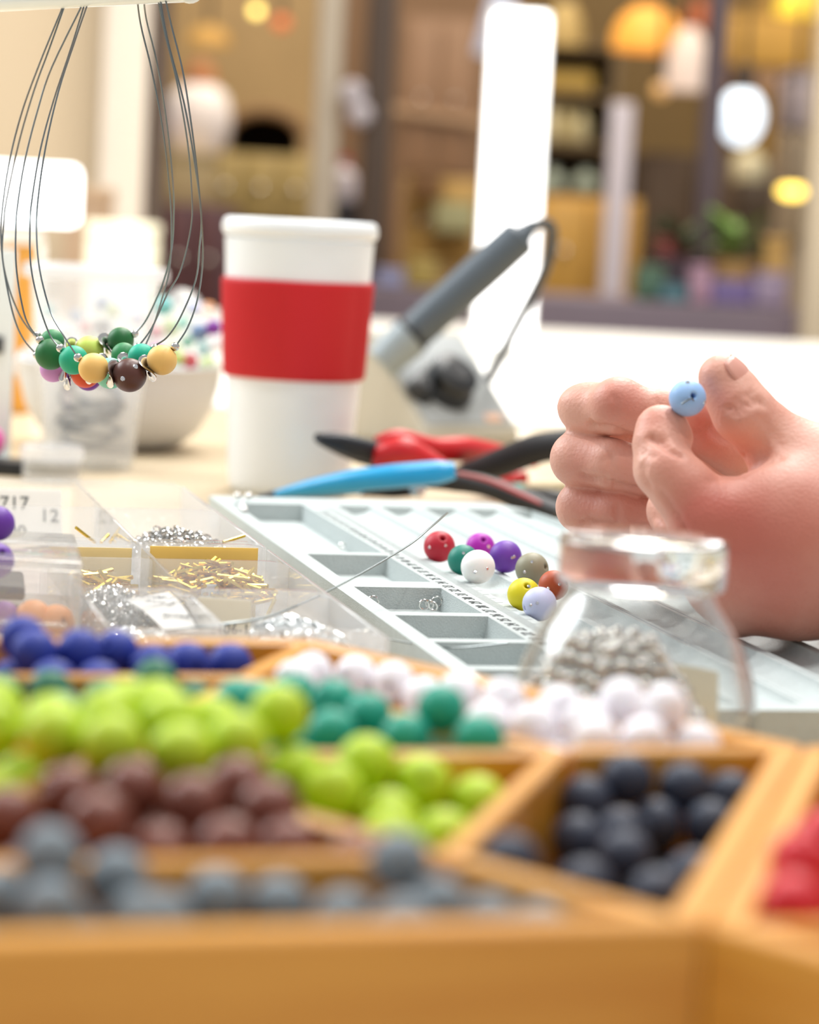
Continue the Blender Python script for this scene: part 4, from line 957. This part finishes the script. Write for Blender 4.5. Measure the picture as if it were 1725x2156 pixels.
# near hand: back of the hand towards us, thumb up, index curled to the bead
palm = [[J(2850, 1305, .88, 38), J(2300, 1245, .915, 35), J(2000, 1200, .935, 31), J(1800, 1150, .950, 25)],
        [J(1850, 1085, .952, 22), J(1660, 1075, .948, 18), J(1492, 1088, .945, 12.5)],
        [J(1850, 1130, .950, 22), J(1660, 1150, .945, 18), J(1490, 1168, .945, 12.5)],
        [J(1850, 1190, .950, 21), J(1670, 1215, .950, 17), J(1515, 1236, .950, 12)],
        [J(1850, 1235, .955, 19), J(1680, 1252, .957, 15.0), J(1556, 1274, .960, 11.2)],
        [J(1850, 1050, .957, 20), J(1745, 1000, .962, 17), J(1668, 968, .966, 13.5)]]
thumb = [J(1700, 985, .966, 15), J(1655, 952, .966, 13.2), J(1612, 912, .966, 11.6), J(1566, 866, .966, 11.2), J(1540, 826, .966, 10.2), J(1519, 795, .966, 8.6)]
index = [J(1500, 1086, .945, 13), J(1440, 1032, .945, 11.6), J(1399, 985, .950, 11.0), J(1390, 935, .954, 9.7), J(1391, 905, .957, 8.7), J(1404, 908, .957, 8.2), J(1421, 924, .957, 6.8)]
middle = [J(1492, 1168, .950, 12), J(1440, 1110, .962, 10.2), J(1418, 1075, .972, 9.6), J(1480, 1048, .990, 8.5)]
ring_f = [J(1515, 1236, .952, 11), J(1455, 1165, .965, 9.6), J(1432, 1128, .974, 9.2), J(1490, 1110, .992, 8.2)]
pinky = [J(1556, 1286, .962, 10), J(1490, 1222, .970, 8.6), J(1460, 1188, .978, 8.2), J(1510, 1165, .994, 7.4)]
bumps = [(atD(1478, 1096, .9405*NS), .0105, .006), (atD(1562, 872, .9600*NS), .0085, .006), (atD(1402, 992, .9440*NS), .0080, .005)]
creases = [(atD(1562, 985, .950*NS), atD(1600, 958, .952*NS), .0026, .004)]
M1 = .001
lines = [([(1532, 858), (1560, 848), (1585, 838), (1606, 836)], .9*M1, 1.5*M1), ([(1540, 872), (1570, 862), (1596, 850), (1615, 850)], .6*M1, 1.3*M1), ([(1545, 840), (1570, 828), (1590, 824)], .5*M1, 1.2*M1),
         ([(1368, 918), (1390, 926), (1415, 942), (1440, 955)], 1.0*M1, 1.5*M1), ([(1350, 948), (1372, 958)], .4*M1, 1.2*M1), ([(1344, 985), (1350, 1005), (1362, 1025)], .6*M1, 1.3*M1), ([(1352, 968), (1356, 990)], .4*M1, 1.2*M1),
         ([(1520, 990), (1545, 978), (1560, 965)], 1.2*M1, 1.8*M1), ([(1500, 1010), (1530, 1000), (1560, 990)], .4*M1, 1.6*M1), ([(1560, 985), (1600, 975), (1640, 960)], .5*M1, 1.8*M1),
         ([(1385, 1040), (1402, 1062), (1425, 1095), (1440, 1125)], .9*M1, 1.5*M1), ([(1372, 1085), (1385, 1095)], .6*M1, 1.4*M1), ([(1600, 880), (1625, 900), (1640, 930)], .3*M1, 1.8*M1)]
redness = [(1480, 1095, .9, .014), (1560, 1130, .3, .022), (1650, 1180, .35, .03), (1690, 1080, .25, .03), (1640, 1290, .35, .025), (1540, 860, .3, .010), (1510, 830, .25, .008), (1400, 960, .3, .010), (1380, 870, .25, .008), (1560, 985, .5, .008)]
lh = hand_mesh('left_hand', person, palm, [thumb, index, middle, ring_f, pinky], bumps, creases, .0010, [.006, .0035, .0016, .0016, .0016], skin, lines, redness)
# nail of the near thumb, on its far upper side
nb = MB(); ndir = atD(1519, 795, .966*NS) - atD(1566, 866, .966*NS); ndir /= np.linalg.norm(ndir)
side = np.array([.80, -.38, .47]); side -= (side @ ndir)*ndir; side /= np.linalg.norm(side); wv = np.cross(ndir, side); cen = atD(1524, 802, .966*NS); V = []
for j in range(9):
    for i in range(11):
        a = (i/10-.5)*1.75; s = (j/8-.5)*.0135; e = 1-(abs(j/8-.5)*2)**4*.25
        V.append(cen + ndir*(s - .0005) + (side*math.cos(a*e) + wv*math.sin(a*e))*(.0094 - .9*max(0, s)**1.5*4))
nb.add(V, [[j*11+i, j*11+i+1, (j+1)*11+i+1, (j+1)*11+i] for j in range(8) for i in range(10)])
no = nb.build('thumb_nail', 'nail', lh); md = no.modifiers.new('solid', 'SOLIDIFY'); md.thickness = .0007; md.offset = 0
NS = .985
# far hand: fist of folded fingers seen from the finger backs
palm2 = [[J(2800, 1180, 1.068, 38), J(2300, 1150, 1.075, 34), J(2000, 1120, 1.075, 30), J(1800, 1085, 1.065, 24)],
         [J(1830, 1050, 1.062, 18), J(1620, 985, 1.055, 15), J(1400, 888, 1.045, 12)], [J(1830, 1085, 1.060, 19), J(1620, 1040, 1.058, 16), J(1380, 975, 1.048, 12.5)],
         [J(1830, 1120, 1.060, 18), J(1620, 1090, 1.058, 15), J(1385, 1062, 1.046, 12)], [J(1830, 1150, 1.060, 16), J(1620, 1140, 1.055, 14), J(1400, 1136, 1.042, 11)]]
i2 = [J(1400, 885, 1.045, 11), J(1300, 866, 1.028, 10.6), J(1252, 864, 1.010, 10.4), J(1300, 858, .998, 10.0), J(1350, 868, .995, 8.8), J(1400, 866, .993, 8.2), J(1462, 872, .990, 7.4)]
m2 = [J(1380, 975, 1.048, 12), J(1270, 966, 1.030, 10.8), J(1218, 966, 1.010, 10.6), J(1290, 978, .998, 9.6), J(1350, 990, .996, 9.2), J(1420, 1000, 1.000, 8.4)]
r2 = [J(1385, 1062, 1.046, 11.5), J(1280, 1065, 1.030, 10.0), J(1226, 1068, 1.012, 9.9), J(1300, 1080, 1.000, 9.2), J(1385, 1092, 1.000, 8.8)]
p2 = [J(1400, 1136, 1.042, 10), J(1290, 1150, 1.030, 9.4), J(1240, 1156, 1.014, 9.3), J(1310, 1168, 1.004, 8.8), J(1380, 1174, 1.004, 8)]
t2 = [J(1690, 1030, 1.040, 14), J(1610, 985, 1.020, 11.5), J(1545, 945, 1.003, 10), J(1480, 915, .996, 8.6)]
bumps2 = [(atD(1305, 846, .9950*NS), .0082, .006), (atD(1218, 858, 1.012*NS), .0080, .005)]
lines2 = [([(1278, 955), (1276, 975), (1279, 1002)], .5*M1, 1.2*M1), ([(1288, 955), (1287, 975), (1290, 1005)], .4*M1, 1.2*M1), ([(1268, 962), (1267, 990)], .3*M1, 1.2*M1), ([(1296, 1062), (1294, 1080), (1297, 1102)], .4*M1, 1.2*M1), ([(1305, 1062), (1304, 1100)], .3*M1, 1.2*M1),
          ([(1290, 830), (1293, 855), (1288, 880)], .4*M1, 1.3*M1), ([(1238, 900), (1275, 906), (1310, 918), (1342, 926)], 1.3*M1, 2.0*M1), ([(1225, 1010), (1270, 1018), (1310, 1030), (1350, 1038)], 1.3*M1, 2.0*M1), ([(1225, 1108), (1262, 1104), (1300, 1116)], 1.3*M1, 2.0*M1), ([(1380, 838), (1384, 870)], .4*M1, 1.3*M1), ([(1500, 905), (1530, 930)], .5*M1, 1.4*M1)]
red2 = [(1300, 840, .55, .012), (1215, 960, .4, .010), (1225, 1065, .45, .011), (1340, 985, .25, .012), (1340, 1090, .45, .012), (1500, 930, .6, .014), (1490, 885, .5, .008)]
rh = hand_mesh('right_hand', person, palm2, [i2, m2, r2, p2, t2], bumps2, [], .0011, [.0012, .0010, .0010, .0010, .003], skin, lines2, red2)
# the bead they hold
hb = atD(1448, 838, .924); bead = shared('sky_blue_bead', BEAD_HI, 'bead_sky', hb, (1.35, .15, .2), .0132, label='pale sky blue bead held between thumb and index finger', cat='bead')
n = np.array([0, -1, .05]); o_ = hb + np.array([.0006, -.0064, -.0006])
MB().tube(spline([o_ + [-.0055*.6, -.0006, -.0012], o_ + [-.001, -.0010, .0006], o_ + [.0004, -.0008, .0009], o_ + [.0014, .0010, -.0004]], 16), .00028, 6).build('wire_end', 'steel_wire', bead)
for dx, dz in ((-.0006, .0058), (.0058, -.001)):
    nn = np.array([dx, -math.sqrt(.0066**2-dx*dx-dz*dz), dz]); shared('rhinestone', GEM, 'crystal', hb + nn*.99, tuple(Matrix(align(nn).tolist()).to_euler()), .0018, parent=bead)

# ================================================================== SHOP BEHIND THE WINDOW
def bx(name, label, cat, px0, py0, px1, py1, D, depth, color, m=None, parts=None, rough=.6, emis=0, down=True, group=None):
    """a piece of furniture whose front fills a pixel rectangle at distance D; it reaches down to the floor unless told not to"""
    X, Z, W, H = bgrect(px0, py0, px1, py1, D); z0, z1 = Z-H/2, Z+H/2
    t = thing(name, (X, D, FL if down else z0), label, cat, group)
    mm = m or mat(name + '_' + color, color, rough, var=.15, vscale=6, emis=emis)
    return t, X, z0, z1, W, H, mm
def cabinet(name, label, px0, py0, px1, py1, D, depth, color, front, nd=2, knobm='silver', cat='cabinet'):
    t, X, z0, z1, W, H, mm = bx(name, label, cat, px0, py0, px1, py1, D, depth, color)
    zb = FL + .002
    MB().box((X, D+depth/2, (zb+z1)/2), (W, depth, z1-zb), bevel=.006).build('carcass', mm, t)
    fm = mat(name+'_front_'+front, front, .5, var=.15, vscale=8); w1 = (W-.02)/nd
    for i in range(nd):
        d = MB().box((X - W/2 + .01 + w1*(i+.5), D-.008, (z0+z1)/2), (w1-.008, .014, (z1-z0)*.9), bevel=.003).build('door', fm, t)
        MB().sphere((X - W/2 + .01 + w1*(i+.5), D-.022, (z0+z1)/2), .010, 12, 8).build('knob', knobm, d)
    return t
def crate(name, label, px0, py0, px1, py1, D, depth, color, rough=.6, cat='box', group=None, base=None):
    X, Z, W, H = bgrect(px0, py0, px1, py1, D); z0, z1 = Z-H/2, Z+H/2
    if base is not None: z0 = base + .001
    t = thing(name, (X, D, z0), label, cat, group); mm = mat(name+'_'+color, color, rough, var=.15, vscale=10)
    MB().box((X, D+depth/2, z0+(z1-z0)*.44), (W, depth, (z1-z0)*.88), bevel=.006).build('box_body', mm, t)
    MB().box((X, D+depth/2, z0+(z1-z0)*.94), (W*1.03, depth*1.03, (z1-z0)*.12), bevel=.004).build('box_lid', mm, t)
    return t
def shelf_unit(name, label, px0, py0, px1, py1, D, depth, color, n):
    X, Z, W, H = bgrect(px0, py0, px1, py1, D); z1 = Z+H/2; mm = mat(name+'_'+color, color, .6, var=.15, vscale=8)
    t = thing(name, (X, D+depth/2, FL), label, 'shelf'); zs = []
    for s in (-1, 1): MB().box((X + s*(W/2-.012), D+depth/2, (FL+z1)/2), (.024, depth, z1-FL), bevel=.003).build('side_panel', mm, t)
    MB().box((X, D+depth-.01, (FL+z1)/2), (W-.05, .012, z1-FL-.01)).build('back_panel', mm, t)
    for i in range(n):
        z = Z - H/2 + (H-.015)*i/(n-1); zs.append(z+.012); MB().box((X, D+depth/2-.012, z), (W-.05, depth-.03, .022), bevel=.003).build('shelf_board', mm, t)
    return t, X, W, zs
def bottle(label, px, D, z0, H, R, color, cap, cat='bottle', group=None, emis=0):
    X = atD(px, 400, D)[0]; t = thing('bottle', (X, D, z0), label, cat, group)
    MB().lathe([(.001, 0), (R*.95, 0), (R, H*.04), (R, H*.55), (R*.8, H*.66), (R*.4, H*.75), (R*.38, H*.86), (.001, H*.86)], (X, D, z0), 20).build('bottle_body', mat('bottle_'+color, color, .25, emis=emis), t)
    MB().lathe([(.001, H*.86), (R*.46, H*.86), (R*.46, H), (.001, H)], (X, D, z0), 16).build('bottle_cap', mat('cap_'+cap, cap, .4), t)
    return t
def pendant(label, px, py, D, wpx, hpx, color, e, group=None):
    c = atD(px, py, D); W, H = wpx*D/F/2, hpx*D/F; t = thing('pendant_lamp', c - np.array([0, 0, H/2]), label, 'lamp', group)
    MB().lathe([(W, -H/2), (W*.97, -H*.1), (W*.75, H*.25), (W*.35, H*.5), (W*.33, H*.5), (W*.72, H*.22), (W*.94, -H*.1), (W*.97, -H/2)], c, 28, closed=True).build('lamp_shade', mat('shade_'+color, color, .5, emis=e), t)
    MB().tube([c + [0, 0, H*.48], c + [0, 0, 2.6-c[2]]], .006, 8).build('cord', 'cable_black', t)
    MB().sphere(c, W*.4, 14, 10).build('bulb', mat('bulb_'+color, 'FFF2D0', .5, emis=e*1.5), t)
    return t
def globe(label, px, py, D, wpx, hpx, color, e, cat='lamp'):
    c = atD(px, py, D); W, H = wpx*D/F/2, hpx*D/F/2; t = thing('spot_lamp', c - np.array([0, 0, H]), label, cat)
    MB().sphere(c, 1, 20, 14, sc=(W, W, H)).build('glowing_bulb', mat('glow_'+color, color, .5, emis=e, var=0), t)
    MB().lathe([(W*.5, H*.85), (W*.55, H*1.6), (W*.2, H*1.8), (.001, H*1.8)], c, 16).build('socket', 'trim_dark', t)
    MB().tube([c + [0, 0, H*1.7], c + [0, 0, 2.6-c[2]]], .006, 8).build('cord', 'cable_black', t)
    return t

# white column and white box: emission put in for the light falling on them
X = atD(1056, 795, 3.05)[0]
t = thing('white_column', (X, 3.05, 0), 'tall white column on the white top, its brightness put in as glow', 'lamp')
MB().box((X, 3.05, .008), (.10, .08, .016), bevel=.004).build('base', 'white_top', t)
MB().box((X, 3.05, .016+.19), (.066, .03, .385), bevel=.010).build('glow_face', mat('glow_white', 'FFFFFF', .4, emis=2.2, var=0), t)  # glow put in for bright light falling on the column
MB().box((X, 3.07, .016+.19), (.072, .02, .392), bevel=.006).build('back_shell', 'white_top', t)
c = atD(62, 408, 2.75); t = thing('sunlit_box', (c[0], c[1], 0), 'sunlit white box behind the necklaces at left, brightness put in as glow', 'lamp')
MB().box(c, (.105, .03, .062), bevel=.010, seg=4).build('glow_face', 'glow_white', t); MB().box((c[0], c[1]+.01, c[2]/2-.02), (.03, .02, c[2]-.06), bevel=.003).build('stand', 'white_top', t)  # glowing face put in for sunlight on the white box
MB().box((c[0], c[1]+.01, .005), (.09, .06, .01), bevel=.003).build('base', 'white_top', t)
crate('stand_in_box', 'cream box put in for a sunlit top below the pale column', 178, 470, 312, 700, 3.3, .12, 'F6EBD0', base=0)  # sunlight on the top put into the bright cream colour
crate('stand_in_box', 'brown box put in for the shadow beside the white box', 130, 395, 215, 700, 3.5, .12, 'A08468', base=0)  # purple-brown shadow put in as a brown box

# left bay of the shop
cabinet('shop_counter', 'olive tan shop counter behind the cup', 430, 325, 668, 470, 6.2, .4, 'A6905A', 'B49C62', 3)
cabinet('shop_cabinet', 'dark plum cabinet left of the coffee cup', 338, 432, 480, 660, 5.6, .3, '5A4048', '6A464A', 2)
t, X_, W_, zs = shelf_unit('shop_shelf', 'cream shelf unit behind the hanging wires', 330, 300, 440, 432, 6.6, .3, 'C8B88C', 2)
# dark arched oven
c = atD(556, 325, 6.9); t = thing('arched_niche', (c[0], c[1], FL), 'dark arched opening above the tan counter', 'oven')
arch = [(-.09, 0), (.09, 0)] + [(.09*math.cos(a), .055 + .06*math.sin(a)) for a in np.linspace(0, PI, 14)]
b = MB(); n = len(arch); b.add([(c[0]+x, c[1]-.02, c[2]-.015+z) for x, z in arch] + [(c[0]+x*.9, c[1]+.2, c[2]-.015+z) for x, z in arch], [[n+i for i in range(n)]] + [[i, (i+1) % n, n+(i+1) % n, n+i] for i in range(n)])
b.build('opening', mat('opening_dark', '2E2118', .9), t)  # dark brown inside of the arch
MB().box((c[0], c[1]+.12, (FL+c[2]-.02)/2), (.2, .26, c[2]-.02-FL), bevel=.004).build('plinth', mat('plinth_tan', '9A7E5A', .8), t)
arc = [np.array([c[0]+x*1.12, c[1]-.02, c[2]-.015+z*1.1]) for x, z in arch[2:]]; MB().tube(arc, .016, 8).build('arch_surround', mat('arch_tan', '8A6A48', .8), t)
# pale rounded jar with an orange lid
c = atD(415, 320, 5.9); H = 140*5.9/F; t = thing('storage_jar', c, 'pale rounded jar with an orange brown top behind the wires', 'jar')
MB().lathe([(.001, 0), (H*.36, 0), (H*.46, H*.2), (H*.50, H*.55), (H*.42, H*.85), (H*.24, H), (.001, H)], c, 28).build('jar_body', mat('jar_cream', 'F6ECE8', .5), t)
MB().lathe([(.001, H), (H*.24, H), (H*.26, H*1.1), (H*.18, H*1.3), (.001, H*1.36)], c, 24).build('jar_lid', mat('lid_orange', 'C08050', .5), t)
_x, _z, _w, _h = bgrect(310, 322, 440, 432, 5.75)
crate('shop_box', 'lilac grey box low beside the pale jar', 312, 270, 345, 322, 5.77, .07, 'D8CCDC', base=_z+_h/2)
crate('shop_plinth', 'cream plinth carrying the pale jar', 310, 322, 440, 432, 5.75, .35, 'BBA77C', cat='plinth')
bottle('red capped white bottle beside the dark post', 722, 5.2, atD(722, 425, 5.2)[2], 95*5.2/F, .026, 'E4DAE0', 'D04050')
crate('shop_box', 'dark box under the red capped bottle', 690, 425, 770, 640, 5.1, .1, '3E3A40')
for k, (x, y) in enumerate([(742, 196), (757, 240)]):
    c = atD(x, y, 4.93); MB().lathe([(.001, -.012), (.022, -.010), (.024, 0), (.016, .012), (.001, .014)], c, 20, align((0, -1, 0))).build('round_button', mat('button_pale', 'B8B0B4', .3) if k == 0 else 'button_pale', label=['upper pale round fitting beside the dark post', 'lower pale round fitting beside the dark post'][k], cat='fitting')
globe('round yellow lamp glowing at the top edge', 540, 22, 6.6, 22, 22, 'FFE27A', 3.0)
globe('dim red lamp right of the yellow one', 592, 48, 7.2, 34, 30, 'E07040', .6)
pendant('small amber lamp shade near the left dark frame', 440, 75, 7.4, 90, 40, 'C89A50', .25)

# middle bay
cabinet('tall_cupboard', 'tall brown cupboard between dark post and white column', 845, 40, 1000, 380, 7.2, .4, '94745A', '9A785C', 2)
cabinet('ochre_chest', 'ochre chest under the tall brown cupboard', 846, 375, 1010, 560, 5.9, .3, 'A88850', 'B8924C', 2)
crate('shop_box', 'pale green box on the ochre goods', 915, 425, 1000, 490, 5.8, .07, 'A8A478')
crate('shop_box', 'brown basket box on the ochre chest', 865, 350, 930, 420, 5.8, .07, '7A5630')
crate('shop_box', 'blue grey folded cloth box near the pen', 790, 570, 850, 625, 4.72, .12, '8C90B0', base=.03)
crate('shop_box', 'mustard box behind the grey pen', 860, 545, 920, 620, 4.72, .12, '9A8440', base=.03)
c = atD(920, 245, 7.172); MB().box(c, (.27, .02, .022), np.array([[math.cos(.1), 0, math.sin(.1)], [0, 1, 0], [-math.sin(.1), 0, math.cos(.1)]]), .004).build('hanging_rail', mat('rail_tan', 'B89878', .5), label='pale rail across the brown cupboard', cat='rail')
c = atD(1045, 40, 5.4); MB().box(c, (.055, .006, .16), np.array([[math.cos(.22), 0, math.sin(.22)], [0, 1, 0], [-math.sin(.22), 0, math.cos(.22)]]), .002).build('hanging_sign', mat('sign_lilac', 'C8CCDE', .5), label='pale lilac sign hanging above the white column', cat='sign')

# right bay
t, X_, W_, zs = shelf_unit('bottle_shelf', 'dark shelf unit holding pale bottles right of the white column', 1120, 90, 1300, 410, 7.3, .3, '6A5638', 4)
for k, (px, c, h) in enumerate([(1150, 'C8BC98', .105), (1180, 'B8A878', .105), (1215, 'C0B48C', .095)]):
    bottle(['pale slim bottle at left on the dark shelf', 'tall pale bottle in the middle of the dark shelf', 'short pale bottle at right on the dark shelf'][k], px, 7.33, zs[1]+.001, h, .026, c, 'A89868', group='bottles on the dark shelf')
for k, px in enumerate((1160, 1232)): bottle(['pale green glass jar at left on the low shelf', 'pale green glass jar at right on the low shelf'][k], px, 7.33, zs[0]+.001, .06, .04, 'B8C4B4', 'C8CCC0', 'jar', group='glass jars on the low shelf')
crate('shop_box', 'yellow tan box on the upper dark shelf', 1145, 150, 1250, 190, 7.32, .15, 'B89848')
cabinet('ochre_cabinet', 'ochre wooden cabinet behind the pen cable', 1128, 418, 1345, 645, 5.9, .35, 'C2933F', 'CC9C48', 2)
pendant('wide orange lamp shade hanging in the shop', 1365, 60, 6.5, 150, 90, 'E8A040', .55)
pendant('pale pink lamp shade beside the orange one', 1450, 125, 6.2, 95, 130, 'E2CDC0', .18)
pendant('cream lamp shade above the white column', 1190, 50, 6.8, 80, 90, 'B89C60', .15)
pendant('bright yellow lamp shade in the top right corner', 1690, 2, 6.4, 110, 60, 'E8C440', .7)
pendant('rust red lamp shade at the top of the right bay', 1470, 30, 6.7, 70, 60, 'A05020', .25)
globe('cool white globe lamp right of the plum post', 1562, 245, 5.6, 92, 120, 'E4F2FF', 1.3)
globe('glowing golden lamp at the right', 1668, 403, 5.7, 58, 28, 'FFD860', 3.2)
globe('small amber globe below the pale pink shade', 1392, 190, 6.3, 34, 34, 'E0B070', .5)
crate('shop_wall_box', 'ochre wall cupboard behind the white globe lamp', 1535, 20, 1720, 140, 7.4, .3, 'CFA04A', cat='cupboard')
crate('shop_wall_box', 'lilac grey cupboard at the right edge', 1668, 150, 1760, 270, 6.9, .3, 'C2B6BE', cat='cupboard')
crate('shop_wall_box', 'dusky pink cupboard under the ochre one', 1540, 130, 1690, 190, 7.42, .3, 'C49C78', cat='cupboard')
cabinet('display_cabinet', 'dark brown cabinet behind the plants', 1345, 330, 1660, 640, 6.6, .35, '4A3826', '54402A', 3)
cabinet('grey_locker', 'warm grey locker at the right edge', 1640, 280, 1760, 520, 6.4, .15, '94826A', '9C8A70', 1)
bottle('pale cream jar left of the golden lamp', 1575, 6.0, atD(1575, 385, 6.0)[2], .09, .04, 'CCC09C', 'BCA878', 'jar')
crate('shop_plinth', 'dark plinth under the pale cream jar', 1540, 385, 1612, 1000, 5.95, .1, '4C3C2C', cat='plinth')
def plant(label, px, py, D, n, spread, h, col, potc, z0):
    X = atD(px, py, D)[0]; t = thing('potted_plant', (X, D, z0), label, 'plant')
    MB().lathe([(.001, 0), (.035, 0), (.048, .075), (.052, .08), (.044, .08), (.04, .07), (.001, .068)], (X, D, z0), 20).build('pot', mat('pot_'+potc, potc, .7), t)
    lm = mat('leaf_'+col, col, .6, var=.25, vscale=30)
    MB().tube([(X, D, z0+.06), (X, D, z0+.08+h*.5)], .005, 6).build('stem', lm, t)
    rng = np.random.RandomState(int(px))
    for k in range(n):
        a, e = rng.uniform(0, 2*PI), rng.uniform(.1, 1.2); d = np.array([math.cos(a)*math.cos(e), math.sin(a)*math.cos(e), math.sin(e)]); L = rng.uniform(.6, 1)*spread
        o = np.array([X, D, z0+.08+h*rng.uniform(.0, .5)]); sd = np.cross(d, (0, 0, 1)); sd /= np.linalg.norm(sd); nn = np.cross(sd, d)
        V = [o]; 
        for s, w_ in ((.3, .16), (.6, .2), (.85, .1)): V += [o + d*L*s + sd*L*w_ - nn*L*s*s*.2, o + d*L*s - nn*(L*s*s*.2+.004), o + d*L*s - sd*L*w_ - nn*L*s*s*.2]
        V.append(o + d*L - nn*L*.22)
        MB().add(V, [[0, 1, 2], [0, 2, 3], [1, 4, 5, 2], [2, 5, 6, 3], [4, 7, 8, 5], [5, 8, 9, 6], [7, 10, 8], [8, 10, 9]]).build('leaf', lm, t)
SZ = .0305
plant('leafy green plant on the dark sill at right', 1545, 540, 4.78, 26, .10, .10, '6A8A3C', 'C09A5A', SZ)
plant('dark green plant on the sill right of the ochre cabinet', 1420, 590, 4.78, 24, .075, .06, '3C4A2C', '5A4A50', SZ)
for k, (x0, y0, x1, y1, c, lab) in enumerate([(1340, 560, 1400, 625, '45604A', 'dark green box on the sill next to the ochre cabinet'), (1370, 600, 1450, 628, '4A7078', 'flat teal box on the dark sill'), (1455, 560, 1500, 625, 'A07C8C', 'dusty pink box on the dark sill'), (1500, 590, 1590, 630, '6A5A86', 'purple folded box on the sill'),
        (1592, 575, 1660, 630, '8C7C90', 'lilac grey box at the right end of the sill'), (1385, 500, 1440, 600, '8A3C34', 'dark red box standing behind the sill goods'), (1610, 500, 1660, 585, 'B08A48', 'ochre box at the right end of the sill')]):
    crate('sill_box', lab, x0, y0, x1, y1, 4.66 + (.1 if y0 < 520 else 0), .08, c, group='boxes on the dark sill', base=SZ-.0003)
